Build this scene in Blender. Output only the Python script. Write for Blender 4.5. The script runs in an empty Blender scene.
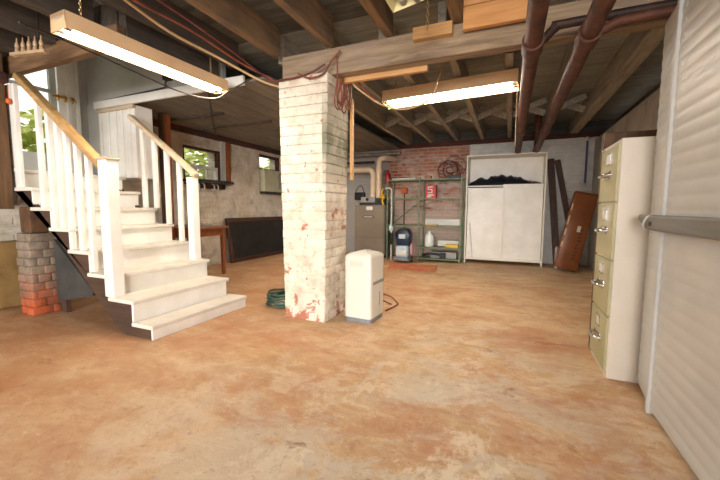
import bpy, bmesh, math, random
from mathutils import Vector, Matrix, noise as mnoise
random.seed(7)
SC = bpy.context.scene
COL = SC.collection

# ------------------------------------------------------------------ camera
F_PX, YAW, PITCH, ROLL, EYE = 351.34, 0.40092, 0.090286, 0.004739, 0.95
fw = Vector((-math.sin(YAW)*math.cos(PITCH), math.cos(YAW)*math.cos(PITCH), -math.sin(PITCH)))
r0 = Vector((math.cos(YAW), math.sin(YAW), 0)); u0 = r0.cross(fw)
rt = r0*math.cos(ROLL) + u0*math.sin(ROLL); up = u0*math.cos(ROLL) - r0*math.sin(ROLL)
cam_d = bpy.data.cameras.new('camera'); cam = bpy.data.objects.new('camera', cam_d); COL.objects.link(cam)
cam_d.sensor_width = 36; cam_d.lens = F_PX*36/720; cam_d.clip_start = 0.02
m = Matrix((rt, up, -fw)).transposed().to_4x4(); m.translation = (0, 0, EYE); cam.matrix_world = m
SC.camera = cam

# ------------------------------------------------------------------ world, light, exposure
SC.view_settings.view_transform = 'Standard'; SC.view_settings.look = 'None'
SC.view_settings.gamma = 1; SC.view_settings.use_curve_mapping = False
SC.view_settings.exposure = 0.95
W = bpy.data.worlds.new('sky'); SC.world = W; W.use_nodes = True
bg = W.node_tree.nodes['Background']
bg.inputs[0].default_value = (1.0, 0.97, 0.93, 1); bg.inputs[1].default_value = 0.9
TUBE_POWER = 36.0
BULB_POWER = 55.0
def area(name, loc, target, sx, sy, power, color):
    d = bpy.data.lights.new(name, 'AREA'); d.shape = 'RECTANGLE'; d.size = sx; d.size_y = sy; d.energy = power; d.color = color
    o = bpy.data.objects.new(name, d); COL.objects.link(o); o.location = loc
    o.rotation_euler = (Vector(target)-Vector(loc)).to_track_quat('-Z', 'Y').to_euler()
    return o
# added fill lamp behind the camera, shining in through the end left open
area('added_fill_behind_camera', (1.2, -7.0, 1.5), (-1.6, 4.0, 1.0), 4.6, 2.6, 600, (1.0, 0.97, 0.94))

# ------------------------------------------------------------------ helpers
def lin(h):
    if not isinstance(h, str): return h
    h = h.lstrip('#'); o = []
    for i in (0, 2, 4):
        v = int(h[i:i+2], 16)/255
        o.append(v/12.92 if v <= .04045 else ((v+.055)/1.055)**2.4)
    return (*o, 1)

class NT:
    def __init__(s, name):
        s.m = bpy.data.materials.new(name); s.m.use_nodes = True; s.t = s.m.node_tree
        s.b = s.t.nodes['Principled BSDF']; s.tc = s.n('ShaderNodeTexCoord')
    def n(s, ty, **kw):
        k = s.t.nodes.new(ty)
        for a, v in kw.items(): setattr(k, a, v)
        return k
    def l(s, a, b): s.t.links.new(a, b)
    def coord(s, scale=(1, 1, 1), loc=(0, 0, 0), rot=(0, 0, 0)):
        mp = s.n('ShaderNodeMapping'); s.l(s.tc.outputs['Object'], mp.inputs[0])
        mp.inputs[1].default_value = loc; mp.inputs[2].default_value = rot; mp.inputs[3].default_value = scale
        return mp.outputs[0]
    def noise(s, vec, scale, detail=5, rough=.6, dist=0):
        k = s.n('ShaderNodeTexNoise'); s.l(vec, k.inputs['Vector'])
        k.inputs['Scale'].default_value = scale; k.inputs['Detail'].default_value = detail
        k.inputs['Roughness'].default_value = rough; k.inputs['Distortion'].default_value = dist
        return k.outputs[0]
    def ramp(s, fac, stops):
        k = s.n('ShaderNodeValToRGB'); s.l(fac, k.inputs[0]); e = k.color_ramp.elements
        while len(e) < len(stops): e.new(.5)
        for i, (p, c) in enumerate(stops):
            e[i].position = p; e[i].color = lin(c) if not isinstance(c, (int, float)) else (c, c, c, 1)
        return k.outputs[0]
    def mix(s, fac, a, b):
        k = s.n('ShaderNodeMix', data_type='RGBA')
        if isinstance(fac, (int, float)): k.inputs[0].default_value = fac
        else: s.l(fac, k.inputs[0])
        for v, i in ((a, 6), (b, 7)):
            if isinstance(v, str) or isinstance(v, tuple): k.inputs[i].default_value = lin(v)
            else: s.l(v, k.inputs[i])
        return k.outputs[2]
    def math(s, op, a, b=0):
        k = s.n('ShaderNodeMath', operation=op)
        for v, i in ((a, 0), (b, 1)):
            if isinstance(v, (int, float)): k.inputs[i].default_value = v
            else: s.l(v, k.inputs[i])
        return k.outputs[0]
    def bump(s, h, strength=.3, dist=.01):
        k = s.n('ShaderNodeBump'); s.l(h, k.inputs['Height']); k.inputs['Strength'].default_value = strength
        k.inputs['Distance'].default_value = dist; s.l(k.outputs[0], s.b.inputs['Normal'])
    def out(s, col, rough=.7, metal=0):
        if isinstance(col, (str, tuple)): s.b.inputs['Base Color'].default_value = lin(col)
        else: s.l(col, s.b.inputs['Base Color'])
        s.b.inputs['Roughness'].default_value = rough; s.b.inputs['Metallic'].default_value = metal
        return s.m

def simple(name, c1, c2=None, scale=8, rough=.6, metal=0, bump=.15, stretch=(1, 1, 1), lo=.35, hi=.65, bscale=None):
    t = NT(name); v = t.coord(stretch); n = t.noise(v, scale)
    col = t.ramp(n, [(lo, c1), (hi, c2 or c1)])
    if bump: t.bump(t.noise(v, bscale or scale*4), bump, .004)
    return t.out(col, rough, metal)
def wood(name, c1, c2, axis=0, rough=.7, scale=7, c3=None):
    st = [9, 9, 9]; st[axis] = .9
    t = NT(name); v = t.coord(tuple(st)); n = t.noise(v, scale/3, 6, .65, .6)
    big = t.noise(t.coord((1, 1, 1)), 2.5, 3)
    col = t.mix(t.ramp(n, [(.35, 0.), (.68, 1.)]), c1, c2)
    col = t.mix(t.ramp(big, [(.45, 0.), (.75, .8)]), col, c3 or c1)
    t.bump(n, .35, .004)
    return t.out(col, rough)
def emit(name, color, strength):
    t = NT(name); t.b.inputs['Base Color'].default_value = (.8, .8, .8, 1)
    t.b.inputs['Emission Color'].default_value = lin(color); t.b.inputs['Emission Strength'].default_value = strength
    return t.m
def brick_coord(t):
    """horizontal run along either wall direction, height up"""
    s = t.n('ShaderNodeSeparateXYZ'); t.l(t.tc.outputs['Object'], s.inputs[0])
    c = t.n('ShaderNodeCombineXYZ'); t.l(t.math('ADD', s.outputs[0], s.outputs[1]), c.inputs[0]); t.l(s.outputs[2], c.inputs[1])
    return c.outputs[0], s
def brick_tex(t, vec, w=.21, h=.072, mortar=.011):
    k = t.n('ShaderNodeTexBrick'); t.l(vec, k.inputs['Vector'])
    k.inputs['Scale'].default_value = 1; k.inputs['Brick Width'].default_value = w; k.inputs['Row Height'].default_value = h
    k.inputs['Mortar Size'].default_value = mortar; k.inputs['Mortar Smooth'].default_value = .4
    k.inputs['Color1'].default_value = (0, 0, 0, 1); k.inputs['Color2'].default_value = (1, 1, 1, 1); k.inputs['Mortar'].default_value = (.5, .5, .5, 1)
    return k

# ---- materials
def m_floor():
    t = NT('worn_earthy_concrete'); v = t.coord()
    a = t.noise(v, .9, 9, .66, .2); b = t.noise(t.coord(loc=(5, 3, 0), scale=(.8, 1.4, 1)), 2.3, 10, .7, .3)
    c = t.noise(t.coord(loc=(9, 1, 0), scale=(1, 1.3, 1)), 1.9, 12, .74, .35); d = t.noise(t.coord(loc=(2, 8, 0)), 6, 8, .7, .6)
    col = t.ramp(a, [(.3, '#a8845a'), (.45, '#bd9a6f'), (.56, '#c9aa82'), (.7, '#d3ba96')])
    fine = t.noise(t.coord(loc=(7, 2, 0), scale=(.8, 1.3, 1)), 5.5, 12, .78, .5)
    col = t.mix(t.ramp(b, [(.46, 0.), (.58, .7)]), col, '#b5855f')
    col = t.mix(t.ramp(fine, [(.50, 0.), (.60, .55)]), col, '#d9bd97')
    col = t.mix(t.ramp(fine, [(.36, .6), (.45, 0.)]), col, '#97704e')
    col = t.mix(t.ramp(b, [(.30, .6), (.40, 0.)]), col, '#8d6a4a')
    sx = t.n('ShaderNodeSeparateXYZ'); t.l(t.tc.outputs['Object'], sx.inputs[0])
    # a greyer, worn traffic area in the middle of the floor
    px = t.math('MULTIPLY', t.math('ABSOLUTE', t.math('ADD', sx.outputs[0], .15)), .55)
    py = t.math('MULTIPLY', t.math('ABSOLUTE', t.math('SUBTRACT', sx.outputs[1], 1.2)), .42)
    near = t.math('SUBTRACT', 1.0, t.math('MINIMUM', t.math('ADD', px, py), 1.0))
    g = t.math('MULTIPLY', t.ramp(c, [(.47, 0.), (.55, .9)]), t.math('MINIMUM', t.math('ADD', t.math('MULTIPLY', near, 1.1), .12), 1.0))
    col = t.mix(g, col, '#c6bca9')
    w = t.math('MULTIPLY', t.ramp(t.noise(t.coord(loc=(1, 4, 0)), 2.8, 12, .76, .3), [(.52, 0.), (.57, .9)]), t.math('ADD', t.math('MULTIPLY', near, .8), .2))
    col = t.mix(w, col, '#dccdb2')
    # red-brown tint growing towards the left of the floor
    lf = t.math('MINIMUM', t.math('MAXIMUM', t.math('MULTIPLY', t.math('SUBTRACT', -.6, sx.outputs[0]), .5), 0.), 1.)
    col = t.mix(t.math('MULTIPLY', lf, t.ramp(c, [(.3, 1.), (.62, .3)])), col, '#a47149')
    ry = t.math('ADD', t.math('MULTIPLY', t.math('ABSOLUTE', t.math('SUBTRACT', sx.outputs[0], .25)), 1.6), t.math('MULTIPLY', t.math('ABSOLUTE', t.math('SUBTRACT', sx.outputs[1], 2.75)), 2.6))
    rs = t.math('MULTIPLY', t.math('SUBTRACT', 1.0, t.math('MINIMUM', ry, 1.0)), t.ramp(fine, [(.4, .2), (.55, 1.)]))
    col = t.mix(rs, col, '#9c5a34')
    col = t.mix(t.ramp(d, [(.30, .8), (.38, 0.)]), col, '#7d5a3e')
    big = t.noise(t.coord(loc=(6, 6, 0)), .75, 6, .65, .4)
    col = t.mix(t.math('MULTIPLY', t.ramp(big, [(.50, 0.), (.62, .6)]), t.ramp(fine, [(.40, 1.), (.58, .35)])), col, '#a5673f')
    sp = t.noise(t.coord(loc=(3, 1, 0)), 22, 8, .75)
    col = t.mix(t.ramp(sp, [(.33, .55), (.43, 0.)]), col, '#8a6344')
    col = t.mix(t.ramp(sp, [(.58, 0.), (.68, .4)]), col, '#e0cdb0')
    t.bump(t.math('ADD', t.math('ADD', t.math('MULTIPLY', b, .6), d), t.math('MULTIPLY', sp, .3)), .45, .012)
    return t.out(col, .62)
def m_painted_brick():
    t = NT('old_whitewashed_brick'); v = t.coord()
    n = t.noise(v, 5, 6, .65, .3); n2 = t.noise(t.coord(loc=(4, 4, 1)), 14, 6, .7, .4)
    col = t.ramp(n, [(.3, '#bca994'), (.5, '#dccfbc'), (.7, '#e8dfd0')])
    s = t.n('ShaderNodeSeparateXYZ'); t.l(t.tc.outputs['Object'], s.inputs[0])
    low = t.math('MAXIMUM', t.math('SUBTRACT', 1.0, t.math('MULTIPLY', s.outputs[2], 4.2)), 0.)
    chip = t.math('ADD', t.noise(t.coord(loc=(3, 7, 2)), 7, 7, .68, .4), t.math('MULTIPLY', low, .13))
    col = t.mix(t.ramp(n2, [(.56, 0.), (.70, .65)]), col, '#a98f70')
    col = t.mix(t.ramp(chip, [(.61, 0.), (.64, .85)]), col, '#a8583a')
    # grey-green mildew stain on the upper right side
    sx_ = t.math('MULTIPLY', t.math('GREATER_THAN', s.outputs[0], .172), t.math('SUBTRACT', 1.0, t.math('MINIMUM', t.math('MULTIPLY', t.math('ABSOLUTE', t.math('SUBTRACT', s.outputs[2], 1.5)), 2.2), 1.0)))
    col = t.mix(t.math('MULTIPLY', sx_, t.ramp(n, [(.36, .3), (.50, 1.)])), col, '#77765e')
    t.bump(t.math('ADD', t.math('ADD', n, n2), t.noise(t.coord(loc=(1, 1, 1)), 40, 4)), .9, .014)
    return t.out(col, .85)
def m_left_wall():
    t = NT('whitewashed_stone_and_brick'); vec, s = brick_coord(t)
    k = brick_tex(t, vec, .24, .085, .012); n = t.noise(t.coord(), 4, 7, .68, .5); n2 = t.noise(t.coord(loc=(3, 3, 3)), 1.3, 4)
    col = t.ramp(n, [(.3, '#a39684'), (.5, '#c9bfae'), (.7, '#ded6c8')])
    col = t.mix(t.ramp(n2, [(.5, 0.), (.7, .6)]), col, '#b59c78')
    t.bump(t.math('SUBTRACT', t.math('MULTIPLY', n, .9), t.math('MULTIPLY', k.outputs[1], .6)), .7, .02)
    return t.out(col, .9)
def m_back_wall():
    t = NT('half_painted_brick_wall'); vec, s = brick_coord(t)
    k = brick_tex(t, vec, .2, .066, .011); n = t.noise(t.coord(), 5, 7, .7, .4); n2 = t.noise(t.coord(loc=(8, 2, 1), scale=(1, 1, 2.2)), 3.2, 7, .7, .5)
    red = t.mix(k.outputs[0], '#8a3a26', '#b26a4b')
    red = t.mix(t.ramp(n, [(.42, 0.), (.62, .85)]), red, '#a98373')
    # chalky lime bloom, heavier lower down
    hb = t.math('ADD', n2, t.math('MULTIPLY', t.math('SUBTRACT', 1.25, s.outputs[2]), .17))
    red = t.mix(t.ramp(hb, [(.38, 0.), (.54, .9)]), red, '#ccb5a6')
    red = t.mix(t.math('MULTIPLY', k.outputs[1], .75), red, '#b5a394')
    wht = t.ramp(n, [(.3, '#c6c3bc'), (.65, '#e2dfd9')])
    edge = t.math('ADD', s.outputs[0], t.math('MULTIPLY', t.math('SUBTRACT', n, .5), .12))
    fr = t.math('MINIMUM', t.math('MAXIMUM', t.math('MULTIPLY', t.math('ADD', edge, .74), 30.), 0.), 1.)
    fl_ = t.math('MINIMUM', t.math('MAXIMUM', t.math('MULTIPLY', t.math('SUBTRACT', -2.3, edge), 30.), 0.), 1.)
    col = t.mix(fr, red, wht); col = t.mix(fl_, col, '#a29d96')
    t.bump(t.math('SUBTRACT', t.math('MULTIPLY', n, .7), t.math('MULTIPLY', k.outputs[1], .7)), .6, .015)
    return t.out(col, .9)
def m_pier():
    t = NT('crumbling_pier_brick'); v = t.coord(); n = t.noise(v, 6, 6, .7, .4)
    s = t.n('ShaderNodeSeparateXYZ'); t.l(t.tc.outputs['Object'], s.inputs[0])
    bare = t.math('ADD', t.math('MULTIPLY', t.math('SUBTRACT', .38, s.outputs[2]), 3.5), t.math('MULTIPLY', t.math('SUBTRACT', n, .5), 3.))
    bare = t.math('MINIMUM', t.math('MAXIMUM', bare, 0.), 1.)
    col = t.mix(bare, t.ramp(n, [(.35, '#6f6052'), (.65, '#968674')]), t.ramp(n, [(.35, '#96441f'), (.65, '#c26137')]))
    t.bump(n, .6, .012); return t.out(col, .9)
def m_mildew():
    t = NT('grey_green_mildewed_plaster'); n = t.noise(t.coord(), 7, 6, .7, .6)
    col = t.ramp(n, [(.33, '#8c8a72'), (.5, '#bdb9a2'), (.66, '#e0dccd')]); t.bump(n, .4, .008); return t.out(col, .9)

M = dict(
    floor=m_floor(), pbrick=m_painted_brick(), lwall=m_left_wall(), bwall=m_back_wall(), pier=m_pier(),
    rwall=simple('grey_parged_wall', '#9a958c', '#b9b3a8', 3, .9, bump=.3),
    plaster=simple('grey_plaster', '#a9a89f', '#bdbcb3', 2, .85),
    yplaster=simple('yellowed_plaster', '#7d5f35', '#9a7c4a', 4, .9, bump=.4),
    joist=wood('lamp_lightened_joist_wood', '#837a6d', '#b3a996', 1, .85, c3='#958c80'), joistd=wood('dark_brown_joist_wood', '#40372e', '#62554a', 1, .85),  # joist tone raised to carry the far fixture's light; joistd is plainly darker
    joistw=wood('warm_joist_wood', '#64503c', '#947351', 1, .8, c3='#57473a'),
    beam=wood('old_beam_wood', '#76634f', '#b0987a', 0, .85, c3='#8f7a6c'),
    headw=wood('brown_header_wood', '#5f4630', '#8d6a47', 0, .8), board=wood('pale_board', '#b98a58', '#d6aa74', 0, .8),
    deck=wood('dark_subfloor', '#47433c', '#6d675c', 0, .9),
    deckg=wood('lamp_lightened_subfloor', '#7b7a70', '#a09e93', 0, .9),  # paler copy of the near boards, far fixture's light put into the colour
    deckl=wood('grey_ceiling_boards', '#6f695f', '#8b8478', 1, .9),
    sill=wood('red_stained_sill', '#3d211a', '#5b3124', 0, .85),
    sily=wood('red_stained_lintel', '#3d211a', '#5b3124', 1, .85),
    white=simple('white_gloss_paint', '#e2ddd3', '#efebe4', 4, .45, bump=.06),
    treadp=simple('worn_white_tread_paint', '#d2c9ba', '#e4ddd2', 5, .5, bump=.1, lo=.3),
    rail=wood('varnished_rail', '#a07a4c', '#c4a06c', 0, .45),
    raill=wood('pale_rail', '#b9a184', '#d8c3a6', 0, .45),
    brownwood=wood('brown_wood', '#4a3423', '#6b4d33', 2, .7),
    darkbrown=wood('dark_brown_wood', '#3a2116', '#5c3623', 2, .6),
    redwood=wood('red_brown_wood', '#7a3f1c', '#a35a2b', 2, .55),
    tablew=wood('table_wood', '#6e3a1c', '#9b5a2e', 0, .45),
    stringer=wood('bare_stringer', '#3c2a1f', '#5b412f', 0, .8),
    greyboard=simple('grey_board', '#33312e', '#484541', 3, .85),
    rustpipe=simple('rusty_red_pipe', '#3f241a', '#6b3d2a', 9, .65, .15, .4),
    darkpipe=simple('dark_iron_pipe', '#2b211c', '#4a342a', 9, .6, .4, .3),
    fixture=simple('cream_enamel', '#dcb488', '#e6c298', 3, .4, bump=0),
    fixc=simple('yellow_cream_enamel', '#d9cc94', '#e6dcae', 3, .4, bump=0),
    refl=simple('white_enamel', '#f0ece2', '#f4f1ea', 3, .35, bump=0),
    tube=emit('lit_fluorescent_tube', (1, .94, .82, 1), TUBE_POWER),
    deadtube=simple('unlit_tube_glass', '#d8d4c4', '#e2dfd2', 3, .2, bump=0),
    bulb=emit('lit_bulb', (1, .66, .34, 1), BULB_POWER),
    cream=simple('almond_metal', '#d0c6b7', '#d8cec0', 3, .42, bump=.02),
    ivory=simple('ivory_laminate', '#e0d8c6', '#e9e2d2', 3, .45, bump=.02),
    olive=simple('pale_olive_drawer_paint', '#a5a07a', '#b1ac88', 3, .42, bump=.02),
    chrome=simple('chrome', '#cfcfcf', '#e0e0e0', 5, .18, 1, 0),
    slat=simple('white_vinyl_slat', '#bcbbb7', '#c7c6c2', 3, .4, bump=.03),
    trimw=simple('bright_white_trim', '#b9b9b7', '#c6c6c4', 3, .4, bump=0),
    bargrey=wood('weathered_grey_bar', '#6b665f', '#85807a', 1, .6, c3='#777a7d'),
    plast=simple('warm_white_plastic', '#d6cfc2', '#ddd7ca', 3, .38, bump=.02),
    greyp=simple('grey_plastic', '#77787c', '#85868a', 6, .5, bump=.03),
    midgrey=simple('mid_grey_plastic', '#8c8a85', '#98968f', 6, .5, bump=.03),
    black=simple('black_plastic', '#0c0c10', '#16161c', 6, .5, bump=.05),
    blackwood=simple('black_painted_panel', '#131210', '#25211c', 5, .5, bump=.12),
    furn=simple('taupe_furnace_enamel', '#71675a', '#7f7465', 3, .45, bump=.02),
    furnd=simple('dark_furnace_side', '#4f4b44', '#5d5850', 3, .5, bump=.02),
    pvc=simple('aged_pvc', '#cdb79a', '#dccab0', 6, .45, bump=.03),
    pvcw=simple('white_pvc', '#b9b7b1', '#cbc9c3', 6, .45, bump=.03),
    steel=simple('dull_galvanised_steel', '#7d7a74', '#a19d95', 12, .45, .6, .1),
    green=simple('green_shelf_enamel', '#56634a', '#737f60', 8, .55, bump=.06),
    red=simple('red_enamel', '#a31518', '#c02023', 5, .35, bump=.03),
    redwire=simple('red_wire', '#6b3526', '#8d4a36', 8, .5, bump=0),
    maroon=simple('maroon_cord', '#4d211c', '#6a302a', 8, .5, bump=0),
    orange=simple('orange_plastic', '#c2551f', '#d76a2f', 8, .5, bump=0),
    yellow=simple('yellow_plastic', '#c99a18', '#e0b32c', 8, .5, bump=0),
    navy=simple('navy_plastic', '#18243a', '#25344d', 5, .35, bump=.03),
    paleblue=simple('clear_blue_tank', '#9fb4bd', '#c2d0d4', 5, .25, bump=.03),
    bluew=simple('blue_painted_conduit', '#4d4f78', '#64668c', 5, .5, bump=.02),
    kraft=simple('orange_brown_carton', '#7d4726', '#96582f', 5, .3, bump=.2),
    kraftd=simple('dark_carton_print', '#5a2f18', '#6e3b1f', 12, .6, bump=.1),
    tape_glint=simple('pale_tape_glint', '#dcb48a', '#e8c8a2', 12, .15, bump=.05),
    label=simple('paper_label', '#d4d0c6', '#dcd8d0', 12, .6, bump=0),
    tarp=simple('black_tarp', '#0d0e14', '#1d1f2a', 7, .3, bump=.3),
    redmat=simple('faded_red_mat', '#a0583a', '#bd7650', 5, .85, bump=.3),
    hose=simple('dark_green_hose', '#23352a', '#355043', 8, .4, bump=0),
    cablek=simple('dark_cable', '#2f2823', '#3e352e', 8, .5, bump=0),
    cablet=simple('tan_cable', '#c09a6c', '#cfae82', 8, .5, bump=0),
    brass=simple('brass', '#b88a3a', '#d4a653', 8, .3, 1, .05),
    ceramic=simple('cream_ceramic', '#a98c6c', '#c0a384', 8, .3, bump=.03),
    iron=simple('old_dark_metal', '#3c342c', '#574a3d', 8, .5, .5, .1),
    chain=simple('brass_coloured_chain', '#b99663', '#cfae7c', 8, .35, .8, 0),
    acm=simple('beige_ac_casing', '#b5ae8e', '#c6bf9e', 8, .5, bump=.03),
    jug=simple('milky_white_jug', '#d9ddd4', '#e6e9e2', 5, .4, bump=.03),
    stone=simple('brown_block', '#46301f', '#664629', 10, .85, bump=.4),
)
t = NT('window_glass'); t.b.inputs['Base Color'].default_value = (1, 1, 1, 1); t.b.inputs['Roughness'].default_value = .02
t.b.inputs['Transmission Weight'].default_value = 1; t.b.inputs['IOR'].default_value = 1.0; M['glass'] = t.m
t = NT('hedge_leaf'); n = t.noise(t.coord(), 6, 4); M['leaf'] = t.out(t.ramp(n, [(.35, '#a3b34a'), (.65, '#d0d47e')]), .6)

# ---- mesh builder (world coordinates in, local mesh out)
class MB:
    def __init__(s): s.bm = bmesh.new()
    def box(s, x0, x1, y0, y1, z0, z1, mat=None, bev=0, seg=2, xf=None):
        b = bmesh.new()
        bmesh.ops.create_cube(b, size=1)
        for v in b.verts: v.co = Vector((x0+(v.co.x+.5)*(x1-x0), y0+(v.co.y+.5)*(y1-y0), z0+(v.co.z+.5)*(z1-z0)))
        if bev: bmesh.ops.bevel(b, geom=b.edges[:], offset=bev, segments=seg, affect='EDGES', profile=.5)
        return s.add(b, xf)
    def add(s, b, xf=None):
        if xf is not None: bmesh.ops.transform(b, matrix=xf, verts=b.verts[:])
        me = bpy.data.meshes.new('tmp'); b.to_mesh(me); b.free(); s.bm.from_mesh(me); bpy.data.meshes.remove(me); return s
    def cyl(s, p0, p1, r, seg=16, r2=None, caps=True):
        p0, p1 = Vector(p0), Vector(p1); d = p1-p0
        b = bmesh.new(); bmesh.ops.create_cone(b, cap_ends=caps, segments=seg, radius1=r, radius2=r if r2 is None else r2, depth=d.length)
        return s.add(b, Matrix.Translation((p0+p1)/2) @ d.to_track_quat('Z', 'Y').to_matrix().to_4x4())
    def sph(s, c, r, sc=(1, 1, 1), seg=16):
        b = bmesh.new(); bmesh.ops.create_uvsphere(b, u_segments=seg, v_segments=max(6, seg//2), radius=r)
        return s.add(b, Matrix.Translation(c) @ Matrix.Diagonal((*sc, 1)))
    def tube(s, pts, r, seg=8, smooth=6, closed=False):
        P = [Vector(p) for p in pts]
        if smooth and len(P) > 2:
            Q = []
            n = len(P)
            for i in range(n if closed else n-1):
                if closed: a, b, c, d = P[i-1], P[i], P[(i+1) % n], P[(i+2) % n]
                else: a, b, c, d = P[max(i-1, 0)], P[i], P[i+1], P[min(i+2, n-1)]
                for k in range(smooth):
                    t = k/smooth
                    Q.append(.5*((2*b)+(c-a)*t+(2*a-5*b+4*c-d)*t*t+(3*b-3*c+d-a)*t**3))
            if not closed: Q.append(P[-1])
            P = Q
        rings = []; n = len(P); nrm = None
        for i, p in enumerate(P):
            a = P[i-1] if (i > 0 or closed) else p; c = P[(i+1) % n] if (i < n-1 or closed) else p
            d = (c-a).normalized()
            if nrm is None:
                nrm = d.orthogonal().normalized()
            else:
                nrm = nrm-d*nrm.dot(d)
                nrm = nrm.normalized() if nrm.length > 1e-6 else d.orthogonal().normalized()
            bn = d.cross(nrm)
            rings.append([s.bm.verts.new(p+r*(math.cos(2*math.pi*k/seg)*nrm+math.sin(2*math.pi*k/seg)*bn)) for k in range(seg)])
        for i in range(n if closed else n-1):
            A, B = rings[i], rings[(i+1) % n]
            for k in range(seg): s.bm.faces.new((A[k], A[(k+1) % seg], B[(k+1) % seg], B[k]))
        if not closed:
            s.bm.faces.new(rings[0][::-1]); s.bm.faces.new(rings[-1])
        return s
    def prism(s, poly, d, bev=0):
        """poly: 3-D outline, extruded by vector d"""
        b = bmesh.new(); d = Vector(d)
        A = [b.verts.new(p) for p in poly]; B = [b.verts.new(Vector(p)+d) for p in poly]
        n = len(A); b.faces.new(A[::-1]); b.faces.new(B)
        for i in range(n): b.faces.new((A[i], A[(i+1) % n], B[(i+1) % n], B[i]))
        bmesh.ops.recalc_face_normals(b, faces=b.faces[:])
        if bev: bmesh.ops.bevel(b, geom=b.edges[:], offset=bev, segments=2, affect='EDGES', profile=.5)
        return s.add(b)
    def lathe(s, prof, c, seg=24, xf=None):
        b = bmesh.new(); R = []
        for r, z in prof: R.append([b.verts.new((c[0]+r*math.cos(2*math.pi*k/seg), c[1]+r*math.sin(2*math.pi*k/seg), c[2]+z)) for k in range(seg)])
        for A, B in zip(R, R[1:]):
            for k in range(seg): b.faces.new((A[k], A[(k+1) % seg], B[(k+1) % seg], B[k]))
        b.faces.new(R[0][::-1]); b.faces.new(R[-1]); return s.add(b, xf)
    def bar(s, p0, p1, w, h, bev=0, upv=(0, 0, 1)):
        """square-section bar along p0-p1: w sideways, h along upv"""
        p0, p1 = Vector(p0), Vector(p1); d = (p1-p0); L = d.length; d.normalize(); u = Vector(upv); u = (u-d*u.dot(d)).normalized(); sd = d.cross(u)
        mt = Matrix((d, -sd, u)).transposed().to_4x4(); mt.translation = p0
        return s.box(0, L, -w/2, w/2, -h/2, h/2, bev=bev, xf=mt)
    def jitter(s, amt, scale=1):
        for v in s.bm.verts: v.co += Vector((random.uniform(-1, 1), random.uniform(-1, 1), random.uniform(-1, 1)))*amt
        return s
    def build(s, name, mat, parent=None, at=None, smooth=None):
        """parent None: a top-level mesh with its origin at `at`"""
        base = Vector(at) if at is not None else (parent['_at'] if parent is not None and '_at' in parent else Vector((0, 0, 0)))
        base = Vector(base)
        if parent is not None: base = WORLD[parent.name]
        bmesh.ops.recalc_face_normals(s.bm, faces=s.bm.faces[:])
        for v in s.bm.verts: v.co -= base
        me = bpy.data.meshes.new(name); s.bm.to_mesh(me); s.bm.free(); me.materials.append(M[mat] if isinstance(mat, str) else mat)
        if smooth is not None:
            for p in me.polygons: p.use_smooth = True
            try: me.set_sharp_from_angle(angle=math.radians(smooth))
            except Exception: pass
        o = bpy.data.objects.new(name, me); COL.objects.link(o)
        if parent is None: o.location = base
        else: o.parent = parent
        WORLD[o.name] = base.copy(); return o
WORLD = {}
def tag(o, label, cat, group=None):
    o['label'] = label; o['category'] = cat
    if group: o['group'] = group
    return o
def thing(name, at, label, cat, group=None):
    o = bpy.data.objects.new(name, None); COL.objects.link(o); o.location = at; o.empty_display_size = .1
    WORLD[o.name] = Vector(at); return tag(o, label, cat, group)
def struct(o): o['kind'] = 'structure'; return o
def copy_tree(o, parent=None):
    c = o.copy(); COL.objects.link(c)
    if parent is not None: c.parent = parent; c.matrix_parent_inverse = o.matrix_parent_inverse.copy()
    for ch in list(o.children): copy_tree(ch, c)
    return c

# ================================================================== STRUCTURE
WX0, WX1, WY1 = -4.5, 1.24, 6.9
struct(MB().box(-4.9, 1.7, -2.5, 7.2, -.12, 0).build('floor', 'floor'))
# left wall with two basement windows and the stair door
b = MB(); T = .28; xa, xb = WX0-T, WX0
b.box(xa, xb, 2.75, 3.86, 0, 2.05); b.box(xa, xb, 3.86, 4.59, 0, 1.30); b.box(xa, xb, 3.86, 4.59, 1.88, 2.05)
b.box(xa, xb, 4.59, 5.6, 0, 2.05); b.box(xa, xb, 5.6, 6.28, 0, 1.22); b.box(xa, xb, 5.6, 6.28, 1.99, 2.05); b.box(xa, xb, 6.28, 7.15, 0, 2.05)
b.box(xa, xb, -2.5, 2.75, 0, 1.2); b.box(xa, xb, -2.5, 1.5, 1.2, 2.4)
struct(b.build('wall_left', 'lwall'))
struct(MB().box(WX0, -4.28, -2.5, 2.05, 0, .62, bev=.02).build('wall_left_ledge', 'yplaster'))
struct(MB().box(-4.78, 1.7, WY1, WY1+.25, 0, 2.13).build('wall_back', 'bwall'))
struct(MB().box(WX1, WX1+.25, -2.5, WY1, 0, 2.08).build('wall_right', 'rwall'))
# rim boards closing the joist space
b = MB(); b.box(1.55, 1.62, -2.5, 7.1, 2.0, 2.45); b.box(-4.78, 1.6, 7.08, 7.14, 2.13, 2.45); b.box(-4.76, -4.7, 2.75, 7.1, 2.05, 2.45)
struct(b.build('trim_1', 'deck'))
# subfloor boards overhead (the stairwell left open)
b = MB()
def boards(x0, x1, y0, y1, z, w=.2):
    x = x0
    while x < x1-.01:
        pass
        xe = min(x+w, x1); b.box(x, xe-.006, y0, y1, z, z+.03); x = xe
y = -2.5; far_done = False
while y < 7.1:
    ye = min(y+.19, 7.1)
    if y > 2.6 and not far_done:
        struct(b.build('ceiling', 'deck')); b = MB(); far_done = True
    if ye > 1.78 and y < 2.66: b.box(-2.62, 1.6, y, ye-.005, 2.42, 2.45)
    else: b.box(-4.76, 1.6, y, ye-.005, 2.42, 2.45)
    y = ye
struct(b.build('ceiling_far', 'deckg'))
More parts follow.
